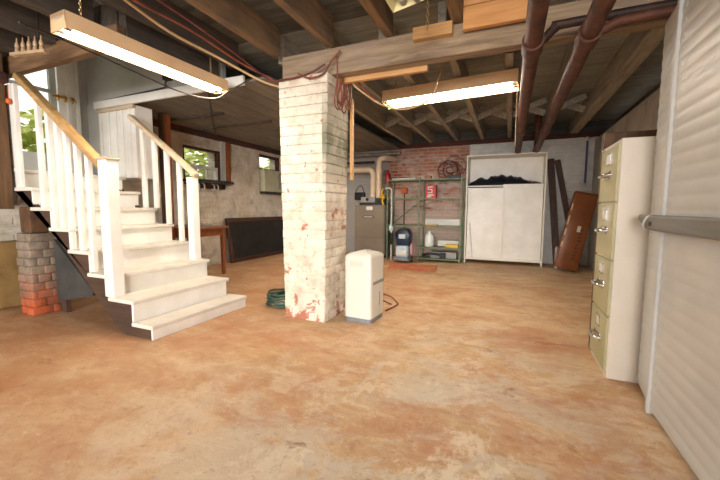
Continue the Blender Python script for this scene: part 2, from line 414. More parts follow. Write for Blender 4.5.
# lower boarded ceiling over the left bay
b = MB(); x = -4.5
while x < -2.05:
    xe = min(x+.23, -2.05); b.box(x, xe-.012, 2.72, 6.88, 2.12, 2.145); x = xe
struct(b.build('ceiling_left_bay', 'deckl'))
struct(MB().box(WX0-.2, WX0+.1, 2.75, 6.9, 2.05, 2.12).build('trim_2', 'sily'))
struct(MB().box(-4.6, 1.5, 6.86, 7.06, 2.13, 2.21).build('trim_3', 'sill'))
# stairwell: white wall above the far side, its bottom trim, end wall with door
b = MB(); b.box(-4.6, -2.56, 2.66, 2.72, 2.14, 3.3); b.box(-4.75, -4.42, 2.66, 2.72, .0, 2.14)
struct(b.build('wall_stairwell_far', 'plaster'))
struct(MB().box(-4.45, -2.28, 2.63, 2.66, 2.065, 2.15, bev=.004).build('trim_4', 'white'))
struct(MB().box(-2.66, -2.60, 1.75, 2.66, 2.455, 3.3).build('wall_stairwell_right', 'plaster'))
struct(MB().box(-4.6, -2.6, 1.69, 1.75, 2.42, 3.3).build('wall_stairwell_near', 'plaster'))
struct(MB().box(-4.85, -2.3, 1.5, 2.72, 3.3, 3.34).build('ceiling_stairwell', 'plaster'))
b = MB(); b.box(-4.78, -4.62, 1.5, 1.84, 1.2, 3.3); b.box(-4.78, -4.62, 2.42, 2.72, 1.2, 3.3); b.box(-4.78, -4.62, 1.84, 2.42, 2.95, 3.3)
struct(b.build('wall_stairwell_end', 'plaster'))
# casing mouldings beside the door
b = MB()
for k, (y0, y1, dx) in enumerate(((2.36, 2.44, .03), (2.44, 2.475, .05), (2.475, 2.53, .03), (2.53, 2.56, .045))): b.box(-4.62, -4.62+dx, y0, y1, 1.2, 3.0)
struct(b.build('trim_5', 'white'))
d = struct(MB().box(-4.74, -4.70, 1.84, 1.92, 1.2, 2.95).box(-4.74, -4.70, 2.34, 2.42, 1.2, 2.95).box(-4.74, -4.70, 1.92, 2.34, 1.2, 1.53).box(-4.74, -4.70, 1.92, 2.34, 2.86, 2.95).box(-4.745, -4.695, 1.92, 2.34, 2.2, 2.23).build('door_1', 'plaster'))
MB().box(-4.725, -4.715, 1.92, 2.34, 1.53, 2.86).build('pane', 'glass', d)
# windows
w = struct(MB().box(-4.58, -4.50, 3.86, 3.885, 1.30, 1.88).box(-4.58, -4.5, 4.55, 4.59, 1.30, 1.88).box(-4.58, -4.5, 3.885, 4.55, 1.855, 1.88).box(-4.58, -4.5, 3.885, 4.55, 1.30, 1.325).build('window_1', 'sily'))
b = MB().box(-4.56, -4.52, 3.885, 4.55, 1.555, 1.605)
for yy in (4.10, 4.32): b.box(-4.56, -4.52, yy, yy+.035, 1.325, 1.555)
b.box(-4.56, -4.52, 4.50, 4.55, 1.325, 1.56).build('muntins', 'white', w)
MB().box(-4.545, -4.538, 3.885, 4.55, 1.325, 1.855).build('pane', 'glass', w)
struct(MB().box(-4.5, -4.47, 4.60, 4.69, 1.28, 2.05).build('trim_6', 'plaster'))
struct(MB().box(-4.5, -4.46, 4.70, 4.79, 1.33, 2.05).build('trim_7', 'redwood'))
w = struct(MB().box(-4.62, -4.52, 5.60, 5.63, 1.22, 1.99).box(-4.62, -4.52, 6.25, 6.28, 1.22, 1.99).box(-4.62, -4.52, 5.63, 6.25, 1.955, 1.99).box(-4.62, -4.52, 5.63, 6.25, 1.70, 1.725).build('window_2', 'sily'))
MB().box(-4.575, -4.568, 5.63, 6.25, 1.725, 1.955).build('pane', 'glass', w)

# hedge seen through the windows
b = MB()
for i in range(5200):
    p = Vector((random.uniform(-7.2, -6.2), random.uniform(1.0, 9.5), 1.0)); p.z = .6+random.random()**1.1*(1.75 + .3*math.sin(p.y*2.1))
    q = Matrix.Translation(p) @ Matrix.Rotation(random.uniform(0, 6.28), 4, 'Z') @ Matrix.Rotation(random.uniform(0, 3.1), 4, 'X')
    s_ = random.uniform(.07, .15)
    vs = [b.bm.verts.new(q @ Vector(c)) for c in ((-s_, 0, 0), (0, -s_*.5, .01), (s_, 0, 0), (0, s_*.5, .01))]; b.bm.faces.new(vs)
h = b.build('garden_hedge', 'leaf', at=(-6.7, 5, 0)); tag(h, 'sunlit yellow-green garden foliage outside the left basement windows', 'hedge'); h['kind'] = 'stuff'
struct(MB().box(-12, -4.8, -3, 14, .5, .62).build('ground_outside', simple('lawn', '#6f8a3a', '#8fa552', 5, .9)))

# ================================================================== CEILING FRAMING
JW, JZ0, JZ1 = .062, 2.2, 2.42
def joist(x, y0, y1, label, mat='joist', w=JW, z0=JZ0, group=None):
    o = MB().box(x-w/2, x+w/2, y0, y1, z0, JZ1, bev=.004).jitter(.003).build('ceiling_joist', mat, at=(x, (y0+y1)/2, z0)); return tag(o, label, 'joist', group)
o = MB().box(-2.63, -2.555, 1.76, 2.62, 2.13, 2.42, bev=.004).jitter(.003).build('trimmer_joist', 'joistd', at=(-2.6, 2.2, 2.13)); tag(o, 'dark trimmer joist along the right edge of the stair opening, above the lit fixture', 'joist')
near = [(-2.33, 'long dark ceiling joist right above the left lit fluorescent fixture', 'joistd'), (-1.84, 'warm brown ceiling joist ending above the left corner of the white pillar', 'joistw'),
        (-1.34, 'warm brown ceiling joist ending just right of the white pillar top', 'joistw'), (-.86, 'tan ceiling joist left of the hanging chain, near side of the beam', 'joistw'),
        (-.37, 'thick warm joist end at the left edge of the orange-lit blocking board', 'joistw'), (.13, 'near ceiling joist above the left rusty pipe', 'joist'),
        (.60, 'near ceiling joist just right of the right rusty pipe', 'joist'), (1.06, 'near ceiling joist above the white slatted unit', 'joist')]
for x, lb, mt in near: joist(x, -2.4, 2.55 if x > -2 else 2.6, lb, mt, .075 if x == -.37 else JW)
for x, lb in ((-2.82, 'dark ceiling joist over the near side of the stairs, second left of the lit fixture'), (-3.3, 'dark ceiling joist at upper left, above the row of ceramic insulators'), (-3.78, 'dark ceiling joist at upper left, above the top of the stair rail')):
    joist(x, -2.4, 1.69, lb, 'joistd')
far = [(-1.88, 'far ceiling joist running back just right of the white pillar'), (-1.42, 'far ceiling joist above the furnace'), (-.95, 'far ceiling joist above the left half of the green shelves'),
       (-.50, 'far ceiling joist above the red wire tangle on the shelves'), (-.05, 'far ceiling joist above the middle of the white wardrobe'), (.46, 'far ceiling joist above the right side of the white wardrobe')]
for x, lb in far: joist(x, 2.66, 7.04, lb)
joist(.93, 2.66, 7.04, 'wide grey ceiling joist nearest the right wall, beyond the beam', 'joist', .12)
# main beam
o = MB().box(-1.80, 1.5, 2.56, 2.66, 2.0, 2.2, bev=.006).jitter(.003).build('main_beam', 'beam', at=(0, 2.6, 2.0)); tag(o, 'long rough timber beam running right from the top of the white pillar', 'beam')
o = MB().box(-1.35, -.60, 2.67, 2.71, 1.965, 2.03, bev=.003).build('ledger_board', 'board', at=(-.95, 2.69, 1.97)); tag(o, 'pale ledger board along the back of the beam beside the pillar', 'board')
o = MB().box(-.67, -.40, 2.50, 2.555, 2.12, 2.20, bev=.003).build('nailer_board', 'board', at=(-.52, 2.52, 2.12)); tag(o, 'short orange-lit nailing board on the face of the beam below the chain', 'board')
o = MB().box(-.33, .06, 2.49, 2.53, 2.12, 2.262, bev=.002).box(-.33, .06, 2.49, 2.53, 2.266, 2.42, bev=.002).build('blocking_board', wood('orange_blocking', '#c58a52', '#dea56c', 0, .8), at=(-.13, 2.5, 2.12)); tag(o, 'large orange-lit blocking board between two joists above the beam', 'board')
# stair header
o = MB().box(-4.4, -2.64, 1.752, 1.80, 2.2, 2.42, bev=.004).build('header_joist', 'joistd', at=(-3.5, 1.77, 2.2)); tag(o, 'dark joist standing on edge right behind the brown stair header', 'joist')
o = MB().box(-4.4, -2.56, 1.69, 1.75, 2.07, 2.22, bev=.004).jitter(.003).build('stair_header', 'headw', at=(-3.4, 1.72, 2.07)); tag(o, 'brown header timber across the stair opening at upper left', 'beam')
# cross bridging
bays = [(-1.88, -1.42, 'pair of crossed bridging struts above the furnace'), (-1.42, -.95, 'pair of crossed bridging struts above the left end of the green shelves'), (-.95, -.50, 'pair of crossed bridging struts above the right end of the green shelves'),
        (-.50, -.05, 'pair of crossed bridging struts above the left half of the wardrobe'), (-.05, .42, 'pair of crossed bridging struts between the two rusty pipes'), (.42, .87, 'pair of crossed bridging struts nearest the right wall')]
for i, (xa, xb, lb) in enumerate(bays):
    r = thing('joist_bridging', ((xa+xb)/2, 5.40, 2.2), lb, 'bridging')
    xa += JW/2; xb -= JW/2
    MB().bar((xa, 5.36, 2.235), (xb, 5.36, 2.385), .075, .03, upv=(0, 1, 0)).build('strut', 'joist', r)
    MB().bar((xa, 5.44, 2.385), (xb, 5.44, 2.235), .075, .03, upv=(0, 1, 0)).build('strut', 'joist', r)

# ================================================================== BRICK PILLAR
pl = thing('brick_pillar', (-1.56, 2.69, 0), 'whitewashed square brick pillar with chipped orange patches in the middle of the basement', 'pillar')
b = MB(); H, nC = 2.0, 26; ch = H/nC
def brick_block(b, x0, x1, y0, y1, z0, z1, j=.006, bev=.009, n=2, off=0):
    """one course: bricks round the four faces"""
    def run(a0, a1, k):
        L = (a1-a0)/(n); e = [a0]
        if k % 2: e += [a0+L*.5]; e += [a0+L*(.5+i) for i in range(1, n)]
        else: e += [a0+L*i for i in range(1, n)]
        return e+[a1]
    e = run(x0, x1, off)
    for p, q in zip(e, e[1:]):
        d = random.uniform(-j, j)
        b.box(p+.0015, q-.0015, y0+d, y1+random.uniform(-j, j), z0+.0015, z1-.0015, bev=bev)
    e = run(y0, y1, off+1)
    for p, q in zip(e, e[1:]):
        b.box(x0+random.uniform(-j, j), x1+random.uniform(-j, j), p+.0015, q-.0015, z0+.0015, z1-.0015, bev=bev)
for c in range(nC):
    f = c/nC; dx = random.uniform(-.002, .002)
    brick_block(b, -1.764-.030*f+dx, -1.374+.038*f+dx, 2.502-.01*f, 2.888, c*ch, (c+1)*ch, n=2, off=c, j=.003, bev=.0035)
b.box(-1.761, -1.375, 2.503, 2.887, .005, H-.004)
b.build('brickwork', 'pbrick', pl, smooth=40)

# ================================================================== STAIRCASE
st = thing('staircase', (-3.1, 2.1, 0), 'white painted wooden staircase with worn treads climbing to the left', 'staircase')
Y0, Y1 = 1.66, 2.60
NX = [-2.30, -2.48, -2.72, -2.955, -3.19, -3.43, -3.68, -3.93]
NZ = [.105, .272, .44, .61, .78, .945, 1.113, 1.28]
for i, (x, z) in enumerate(zip(NX, NZ)):
    back = NX[i+1]-.0 if i < 7 else -4.62
    ya = Y0-.01 if i else Y0; yb = Y1 if i else Y1+.04
    if i == 7: ya, yb = 1.66, 2.62
    MB().box(back-.045 if i < 7 else back, x, ya, yb, z-.03, z, bev=.006).build('tread', 'treadp', st)
    zl = NZ[i-1] if i else 0.
    MB().box(x-.05 if i else x-.022, x-.03 if i else x-.010, Y0+.012 if i else Y0+.006, Y1-.01 if i else Y1+.03, zl+(.0 if i else .0), z-.028).build('riser', 'white', st)
# stringers: the bare near side, saw-toothed under the treads
def stringer(y):
    P = [(-2.323, y, 0), (-2.323, y, NZ[0]-.03)]
    for i in range(1, 8): P += [(NX[i]-.052, y, NZ[i-1]-.03), (NX[i]-.052, y, NZ[i]-.03)]
    P += [(-4.1, y, NZ[7]-.03), (-4.1, y, 1.2), (-3.72, y, .98), (-2.72, y, .06), (-2.60, y, 0)]
    return P
for y in (Y0+.012, Y1-.05): MB().prism(stringer(y), (0, .035, 0)).build('stringer', 'stringer', st)
MB().box(-4.6, -3.985, 1.68, 1.70, .96, 1.25).build('kick_board', 'white', st)
# near newel and handrail
MB().box(-2.80, -2.70, 1.655, 1.745, .272, 1.295, bev=.006).build('newel_post', 'white', st)
MB().box(-2.81, -2.69, 1.645, 1.755, 1.295, 1.312, bev=.004).build('newel_cap', 'raill', st)
MB().bar((-2.80, 1.70, 1.245), (-3.86, 1.70, 2.047), .075, .05, bev=.012).build('handrail', 'rail', st)
def railz(x): return 1.245+(-2.80-x)*(2.10-1.245)/1.13
for i, (x, zb) in enumerate(((-2.955, .445), (-3.085, .60), (-3.215, .60), (-3.325, .77), (-3.435, .77), (-3.57, .935))):
    MB().bar((x, 1.685, zb), (x-.0, 1.685, railz(x)-.01), .042, .036, bev=.004, upv=(0, 1, 0)).build('baluster', 'white', st)
MB().box(-4.02, -3.87, 1.665, 1.70, 1.10, 1.98, bev=.004).build('end_panel', 'white', st)
# far newel and handrail
MB().box(-2.885, -2.81, 2.50, 2.58, .44, 1.24, bev=.006).build('newel_post', 'white', st)
MB().bar((-2.79, 2.54, 1.255), (-3.70, 2.54, 1.90), .07, .045, bev=.012).build('handrail', 'raill', st)
for x, zb in ((-3.03, .61), (-3.20, .78), (-3.37, .945), (-3.54, .945)):
    MB().bar((x, 2.55, zb), (x, 2.55, 1.24+(-2.79-x)*.709), .045, .036, bev=.004, upv=(0, 1, 0)).build('baluster', 'white', st)

# boarded white box over the stairs
bx = thing('boarded_box', (-4.1, 2.85, 1.27), 'white boarded box with vertical battens hanging behind the stair rails', 'cupboard')
MB().box(-4.42, -3.80, 2.66, 2.87, 1.275, 2.06, bev=.004).build('casing', 'white', bx)
b = MB()
for x0 in (-4.39, -4.26, -4.13, -4.02, -3.90): b.box(x0, x0+.035, 2.645, 2.66, 1.28, 2.02, bev=.004)
b.build('batten', 'white', bx)
MB().box(-4.41, -3.79, 2.63, 2.66, 2.02, 2.06, bev=.003).build('top_moulding', 'raill', bx)
o = MB().box(-4.08, -3.99, 3.15, 3.24, 0, 2.12, bev=.004).build('ceiling_post', 'brownwood', at=(-4.03, 3.2, 0)); tag(o, 'dark red-brown post from floor to ceiling behind the far stair rail', 'post')
MB().box(-3.992, -3.96, 3.16, 3.23, .0, 2.1).build('edge_board', 'redwood', o)

# left brick pier, block and post
pr = thing('brick_pier', (-3.87, 1.75, 0), 'short crumbling brick pier with bare orange lower courses left of the stairs', 'pier')
b = MB(); n = 10; ch = .72/n
for c in range(n): brick_block(b, -3.985+.01*(c % 2), -3.765, 1.645, 1.835, c*ch, (c+1)*ch, j=.008, n=2, off=c)
b.box(-3.977, -3.775, 1.655, 1.825, .003, .715); b.build('brickwork', 'pier', pr, smooth=40)
o = MB().box(-3.93, -3.76, 1.66, 1.83, .72, .95, bev=.02).jitter(.006).build('wood_block', 'stone', at=(-3.85, 1.75, .72)); tag(o, 'rough brown wooden block on top of the left brick pier', 'block')
o = MB().box(-4.12, -3.93, 1.52, 1.64, .93, 2.42, bev=.006).build('timber_post', wood('yellow_brown_post', '#4b351f', '#6f5031', 2, .8), at=(-4.02, 1.58, .93)); tag(o, 'weathered yellow-brown timber post at the left edge beside the stair top', 'post')
MB().box(-4.14, -3.90, 1.50, 1.66, 1.97, 2.06, bev=.02).jitter(.006).build('splintered_collar', 'sill', o)
o = MB().prism([(-3.72, 1.80, 0.10), (-3.72, 1.80, .66), (-3.20, 1.80, .24), (-3.22, 1.80, .20)], (0, .03, 0)).build('triangular_panel', 'greyboard', at=(-3.5, 1.8, 0)); 
tag(o, 'grey triangular board standing under the stairs beside the brick pier', 'board')
MB().box(-3.72, -3.64, 1.82, 1.86, 0, .5).build('foot', 'stringer', o)

# ================================================================== LIGHT FIXTURES
def fixture(p0, ax, L, label, side, lit=True, mt='fixture', far=(-.105, -.002), near=.03, top=.112):
    """p0: start of the centre line at tube height; ax: unit run; side: unit horizontal towards the viewer"""
    p0, ax, sd = Vector(p0), Vector(ax), Vector(side); p1 = p0+ax*L; U = Vector((0, 0, 1))
    r = thing('fluorescent_fixture', p0+ax*L/2, label, 'ceiling light')
    def prof(pts): return [p0+sd*a+U*z for a, z in pts]
    out = [(.08, near), (.068, top), (-.08, top), far]; inn = [(far[0]+.004, far[1]+.002), (-.070, .085), (.058, .085), (.076, near+.001)]; ZT = .036
    MB().prism(prof(out+inn), ax*L).build('housing', mt, r)
    MB().prism(prof([(-.06, .085), (.048, .085), (.040, .072), (-.052, .072)]), ax*L).build('reflector', 'refl', r)
    for e, nm in ((p0, 'end_plate'), (p1-ax*.004, 'end_plate')):
        MB().prism([e+sd*a+U*z for a, z in out], ax*.004).build(nm, mt, r)
    for a in (.028, -.045):
        t = MB().cyl(p0+ax*.05+sd*a+U*ZT, p1-ax*.05+sd*a+U*ZT, .019, 14).build('tube', 'tube' if lit else 'deadtube', r, smooth=40)
        for q in (p0+ax*.012, p1-ax*.05): MB().cyl(q+sd*a+U*ZT, q+ax*.038+sd*a+U*ZT, .02, 12).build('tube_end_cap', 'steel', t, smooth=40)
    for k in (.12, L-.12):
        b = MB()
        q = p0+ax*k+U*top; z = q.z; i = 0
        while z < 2.43 - .012:
            c = Vector((q.x, q.y, z+.011)); a2 = ax if i % 2 else sd
            b.tube([c+U*.011, c+a2*.007, c-U*.011, c-a2*.007], .002, 5, 3, closed=True); z += .019; i += 1
        b.build('chain', 'chain', r)
    return r
fixture((-2.44, 1.28, 1.955), (.03, 1, 0), 1.22, 'lit fluorescent ceiling fixture at left, running away over the stairs', (1, -.03, 0), far=(-.085, .012), near=.012)
fixture((-1.27, 3.66, 2.03), (1, -.095, 0), 1.30, 'lit fluorescent ceiling fixture beyond the beam, hung across the room', (-.095, -1, 0), top=.145)
fixture((-2.62, 4.25, 1.95), (0, 1, 0), 1.22, 'added unseen fluorescent fixture behind the brick pillar, brightening the left rear bay', (1, 0, 0))  # added lamp, out of view, to brighten the left rear bay
fixture((-.50, .64, 1.975), (0, 1, 0), 1.22, 'unlit cream fluorescent fixture end at the top edge beside the chain', (1, 0, 0), False, 'fixc')
# pull chain beside it
b = MB(); z = 2.42; i = 0; c0 = Vector((-.545, 2.40, 0))
while z > 2.13:
    c = c0+Vector((0, 0, z-.016)); a2 = Vector((1, 0, 0)) if i % 2 else Vector((0, 1, 0))
    b.tube([c+Vector((0, 0, .016)), c+a2*.010, c-Vector((0, 0, .016)), c-a2*.010], .0032, 6, 3, closed=True); z -= .027; i += 1
o = b.build('hanging_chain', 'chain', at=(-.545, 2.4, 2.13), smooth=60); tag(o, 'short loose chain hanging from the ceiling in front of the beam', 'chain')
# bare bulb in a ceiling socket near the photographer
o = thing('bare_bulb', (-.12, 1.05, 1.85), 'bare warm light bulb in a ceiling socket just above the photo', 'lamp')
MB().sph((-.12, 1.05, 1.90), .035).build('bulb', 'bulb', o, smooth=60)
MB().cyl((-.12, 1.05, 1.935), (-.12, 1.05, 2.0), .022).cyl((-.12, 1.05, 2.0), (-.12, 1.05, 2.42), .005, 8).build('socket', 'ceramic', o, smooth=40)

# ================================================================== PIPES
def pipe(x, label, z=1.9, r=.047):
    o = thing('drain_pipe', (x, 3.4, z-r), label, 'pipe')
    MB().tube([(x, -2.3, z), (x, 6.1, z), (x, 6.2, z+.01), (x, 6.28, z+.08), (x, 6.30, z+.18), (x, 6.30, 2.41)], r, 20, 5).build('pipe_run', 'rustpipe', o, smooth=40)
    for y in (2.36, 4.9): MB().cyl((x, y-.07, z), (x, y+.07, z), r+.012, 20).build('coupling', 'rustpipe', o, smooth=40)
    return o
p1 = pipe(.085, 'left of the two big rusty red pipes running back below the joists')
MB().tube([(.10, 2.36, 1.9), (.15, 2.37, 1.935), (.20, 2.38, 1.985), (.27, 2.385, 2.0), (1.18, 2.40, 2.01)], .026, 10, 6).build('branch_pipe', 'darkpipe', p1, smooth=60)
p2 = pipe(.36, 'right of the two big rusty red pipes running back below the joists')
MB().tube([(.38, 2.33, 1.9), (.43, 2.32, 1.91), (.49, 2.32, 1.935), (.56, 2.32, 1.94), (1.18, 2.32, 1.95)], .026, 10, 6).build('branch_pipe', 'rustpipe', p2, smooth=60)

# ================================================================== RIGHT SIDE
# filing cabinet
fc = thing('filing_cabinet', (.855, 2.495, 0), 'tall cream four-drawer metal filing cabinet beside the white slatted unit', 'filing cabinet')
FX, FY0, FY1, FH = .524, 2.295, 2.695, 1.328
MB().box(FX+.012, 1.17, FY0, FY1, .0, FH, bev=.004).build('body', 'cream', fc)
dh = (FH-.05)/4
for k in range(4):
    z0 = .03+k*dh
    d = MB().box(FX, FX+.016, FY0+.014, FY1-.014, z0+.005, z0+dh-.005, bev=.004).build('drawer', 'olive', fc)
    yc = (FY0+FY1)/2; zc = z0+dh*.5
    h = MB(); h.tube([(FX+.004, yc-.075, zc), (FX-.028, yc-.06, zc-.004), (FX-.034, yc, zc-.006), (FX-.028, yc+.06, zc-.004), (FX+.004, yc+.075, zc)], .010, 8, 6)
    h.box(FX-.004, FX+.004, yc-.07, yc+.07, zc-.022, zc+.022, bev=.002).build('handle', 'chrome', d, smooth=50)
    l = MB(); zl = z0+dh*.79
    l.box(FX-.005, FX+.002, yc-.045, yc+.045, zl+.026, zl+.034).box(FX-.005, FX+.002, yc-.045, yc+.045, zl-.034, zl-.026).box(FX-.005, FX+.002, yc-.045, yc-.038, zl-.03, zl+.03).box(FX-.005, FX+.002, yc+.038, yc+.045, zl-.03, zl+.03)
    l.build('label_holder', 'chrome', d)
    MB().box(FX-.002, FX+.002, yc-.038, yc+.038, zl-.026, zl+.026).build('label_card', 'label', d)
lk = MB().cyl((FX-.006, FY1-.05, FH-.022), (FX+.012, FY1-.05, FH-.022), .010).build('lock', 'chrome', fc, smooth=40)
o = MB().box(.54, 1.17, 2.715, 2.80, 0, 1.435, bev=.004).build('wooden_board', 'brownwood', at=(.85, 2.76, 0)); tag(o, 'brown wooden panel standing right behind the filing cabinet', 'panel')

# white slatted unit
def slat_panel(p0, p1, z0, z1, pitch=.058, depth=.0032, thick=.02, nrm=(-1, 0, 0), n=14):
    b = MB(); p0, p1, nn = Vector(p0), Vector(p1), Vector(nrm); bm = b.bm
    rows = []; z = z0; steps = 8; N = int((z1-z0)/pitch)*steps
    for i in range(N+1):
        zz = z0+(z1-z0)*i/N; ph = ((zz-z0)/pitch) % 1; dd = depth*math.sin(math.pi*ph)**.7
        rows.append([bm.verts.new(Vector((p.x, p.y, zz))+nn*dd) for p in (p0, p1)]+[bm.verts.new(Vector((p.x, p.y, zz))-nn*thick) for p in (p1, p0)])
    for A, B in zip(rows, rows[1:]):
        for k in range(4): bm.faces.new((A[k], A[(k+1) % 4], B[(k+1) % 4], B[k]))
    bm.faces.new(rows[0]); bm.faces.new(rows[-1][::-1]); return b
su = thing('slatted_unit', (.9, 1.3, 0), 'tall white cabinet clad in horizontal ribbed slats at the right edge', 'cabinet')
UT = 1.86
MB().box(.67, 1.18, -.2, 1.95, .02, UT).build('carcass', 'slat', su)
b = slat_panel((.64, 1.965, 0), (.64, -.2, 0), .02, UT)
for k in range(31): b.box(.6355, .639, 1.918, 1.922, .04+k*.058, .056+k*.058)
b.build('slatted_panel', 'slat', su, smooth=35)
lf = slat_panel((.675, 2.27, 0), (.645, 1.992, 0), .02, UT, nrm=(-.995, .1, 0)).build('slatted_door', 'slat', su, smooth=35)
MB().box(.625, .66, 1.965, 1.99, .0, UT+.005, bev=.004).build('corner_strip', 'trimw', su)
bar = MB().prism([(.632, 2.03, .855), (.632, 2.15, .90), (.632, 2.15, .925), (.632, -.2, .925), (.632, -.2, .855)], (-.045, 0, 0), .01).build('cross_bar', 'bargrey', su)
MB().tube([(.61, 2.02, .926), (.584, 2.01, .915), (.580, 2.04, .88), (.60, 2.06, .858)], .005, 6, 5).build('tie_cord', 'trimw', bar)
MB().cyl((.580, 1.97, .885), (.59, 1.97, .885), .010).build('bolt', 'iron', bar)

# ================================================================== DEHUMIDIFIER
dm = thing('dehumidifier', (-1.10, 2.75, 0), 'white upright dehumidifier standing at the right foot of the brick pillar', 'dehumidifier')
# footprint rotated so that a corner faces the room
ang = math.radians(-4); xf = Matrix.Translation((-1.125, 2.76, 0)) @ Matrix.Rotation(ang, 4, 'Z')
def rbox(w, d, z0, z1, bev, seg=4, dz=0):
    b = bmesh.new(); bmesh.ops.create_cube(b, size=1)
    for v in b.verts: v.co = Vector((v.co.x*w, v.co.y*d, z0+(v.co.z+.5)*(z1-z0)))
    bmesh.ops.bevel(b, geom=[e for e in b.edges if abs(e.verts[0].co.z-e.verts[1].co.z) > .01], offset=bev, segments=seg, affect='EDGES', profile=.5)
    return b
def rring(w, d, r, z, n=6):
    P = []
    for cx, cy, a0 in ((1, 1, 0), (-1, 1, 90), (-1, -1, 180), (1, -1, 270)):
        for k in range(n+1):
            a = math.radians(a0+90*k/n); P.append(Vector((cx*(w/2-r)+r*math.cos(a), cy*(d/2-r)+r*math.sin(a), z)))
    return P
b = MB(); bb = bmesh.new(); RR = []
for ins_, z in ((0, .04), (0, .545), (.004, .557), (.012, .566), (.03, .575), (.06, .584), (.095, .590)):
    RR.append([bb.verts.new(p) for p in rring(.25-2*ins_, .28-2*ins_, max(.03-ins_*.25, .006), z)])
for A, B in zip(RR, RR[1:]):
    for k in range(len(A)): bb.faces.new((A[k], A[(k+1) % len(A)], B[(k+1) % len(A)], B[k]))
bb.faces.new(RR[0][::-1]); bb.faces.new(RR[-1])
b.add(bb, xf); b.build('body', 'plast', dm, smooth=40)
b = MB(); b.add(rbox(.24, .27, .0, .042, .03), xf); b.build('base', 'greyp', dm, smooth=50)
b = MB(); b.add(rbox(.05, .09, .586, .594, .01), xf @ Matrix.Translation((.0, .02, 0))); b.build('control_panel', 'cream', dm, smooth=50)
MB().box(.12, .127, -.10, .125, .318, .345, bev=.002, xf=xf).build('tank_slot', 'midgrey', dm)
MB().box(.122, .1262, .028, .046, .12, .24, bev=.003, xf=xf).build('water_gauge', 'midgrey', dm)
MB().box(-.07, .05, -.1415, -.139, .47, .515, bev=.001, xf=xf).build('side_grip', 'cream', dm)

# ================================================================== BACK OF ROOM
# furnace
fu = thing('furnace', (-2.5, 6.6, 0), 'tall taupe metal furnace against the back wall left of the shelves', 'furnace')
MB().box(-2.80, -2.18, 6.33, 6.85, .05, 1.01, bev=.006).build('cabinet', 'furn', fu)
MB().box(-2.78, -2.2, 6.36, 6.84, 0, .05).build('base', 'black', fu)
MB().box(-2.18, -2.165, 6.34, 6.84, .05, 1.0).build('side_panel', 'furnd', fu)
MB().box(-2.79, -2.19, 6.318, 6.33, .40, .99, bev=.004).build('upper_door', 'furn', fu)
MB().box(-2.79, -2.19, 6.318, 6.33, .07, .39, bev=.004).build('lower_door', 'furn', fu)
pltt = MB().box(-2.62, -2.40, 6.312, 6.319, .765, .805, bev=.001).build('name_plate', 'black', fu)
MB().box(-2.60, -2.42, 6.309, 6.3125, .777, .793).build('plate_lettering', 'label', pltt)
MB().box(-2.55, -2.42, 6.3145, 6.3195, .915, .985).build('sticker', 'label', fu)
MB().box(-2.72, -2.24, 6.38, 6.8, 1.01, 1.06).build('top_collar', 'black', fu)
MB().box(-2.70, -2.40, 6.40, 6.7, 1.06, 1.17, bev=.01).build('draft_box', 'midgrey', fu)
MB().cyl((-2.56, 6.398, 1.12), (-2.56, 6.38, 1.12), .03).build('draft_knob', 'black', fu, smooth=40)
MB().box(-2.39, -2.24, 6.42, 6.68, 1.06, 1.15, bev=.01).build('blower_box', 'black', fu)
MB().tube([(-2.48, 6.5, 1.16), (-2.48, 6.5, 1.45), (-2.48, 6.5, 1.62), (-2.55, 6.5, 1.69), (-2.70, 6.5, 1.70), (-3.3, 6.5, 1.72)], .055, 14, 6).build('vent_pipe', 'pvc', fu, smooth=60)
MB().tube([(-2.36, 6.5, 1.14), (-2.36, 6.5, 1.5), (-2.36, 6.5, 1.78), (-2.34, 6.5, 1.88), (-2.26, 6.55, 1.92), (-2.15, 6.84, 1.93)], .055, 14, 6).build('intake_pipe', 'pvc', fu, smooth=60)
for x, z in ((-2.48, 1.40), (-2.36, 1.62)): MB().cyl((x, 6.5, z), (x, 6.5, z+.09), .063, 16).build('pipe_coupling', 'pvc', fu, smooth=40)
MB().tube([(-2.22, 6.38, 1.02), (-2.24, 6.36, 1.10), (-2.21, 6.36, 1.17), (-2.25, 6.36, 1.25), (-2.22, 6.37, 1.32)], .02, 8, 5).build('gas_connector', 'yellow', fu, smooth=60)
MB().cyl((-2.29, 6.36, 1.17), (-2.19, 6.36, 1.17), .035, 14).build('gas_valve', 'yellow', fu, smooth=40)
# black box with a looped lead hung on the wall left of the furnace
o = thing('wall_box', (-2.9, 6.84, 1.1), 'small black box with a looped lead on the wall left of the furnace pipes', 'electrical box')
MB().box(-3.02, -2.80, 6.80, 6.90, 1.12, 1.28, bev=.02).build('casing', 'black', o)
MB().tube([(-3.0, 6.82, 1.27), (-2.95, 6.82, 1.38), (-2.88, 6.82, 1.42), (-2.83, 6.82, 1.36), (-2.81, 6.82, 1.26)], .008, 6, 5).build('lead', 'cablek', o)
# red extinguisher on the wall
o = thing('fire_extinguisher', (-2.27, 6.8, 1.44), 'small red fire extinguisher on the brick wall just above the furnace', 'fire extinguisher')
MB().lathe([(.0, 0), (.05, .0), (.058, .02), (.058, .16), (.045, .20), (.02, .22), (.02, .24)], (-2.25, 6.70, 1.44), 20).build('cylinder', 'red', o, smooth=50)
MB().box(-2.27, -2.23, 6.66, 6.71, 1.68, 1.70, bev=.004).tube([(-2.25, 6.70, 1.69), (-2.31, 6.68, 1.68), (-2.315, 6.67, 1.58)], .008, 6, 5).build('nozzle', 'black', o)
MB().box(-2.265, -2.235, 6.75, 6.90, 1.52, 1.55).build('bracket', 'iron', o)
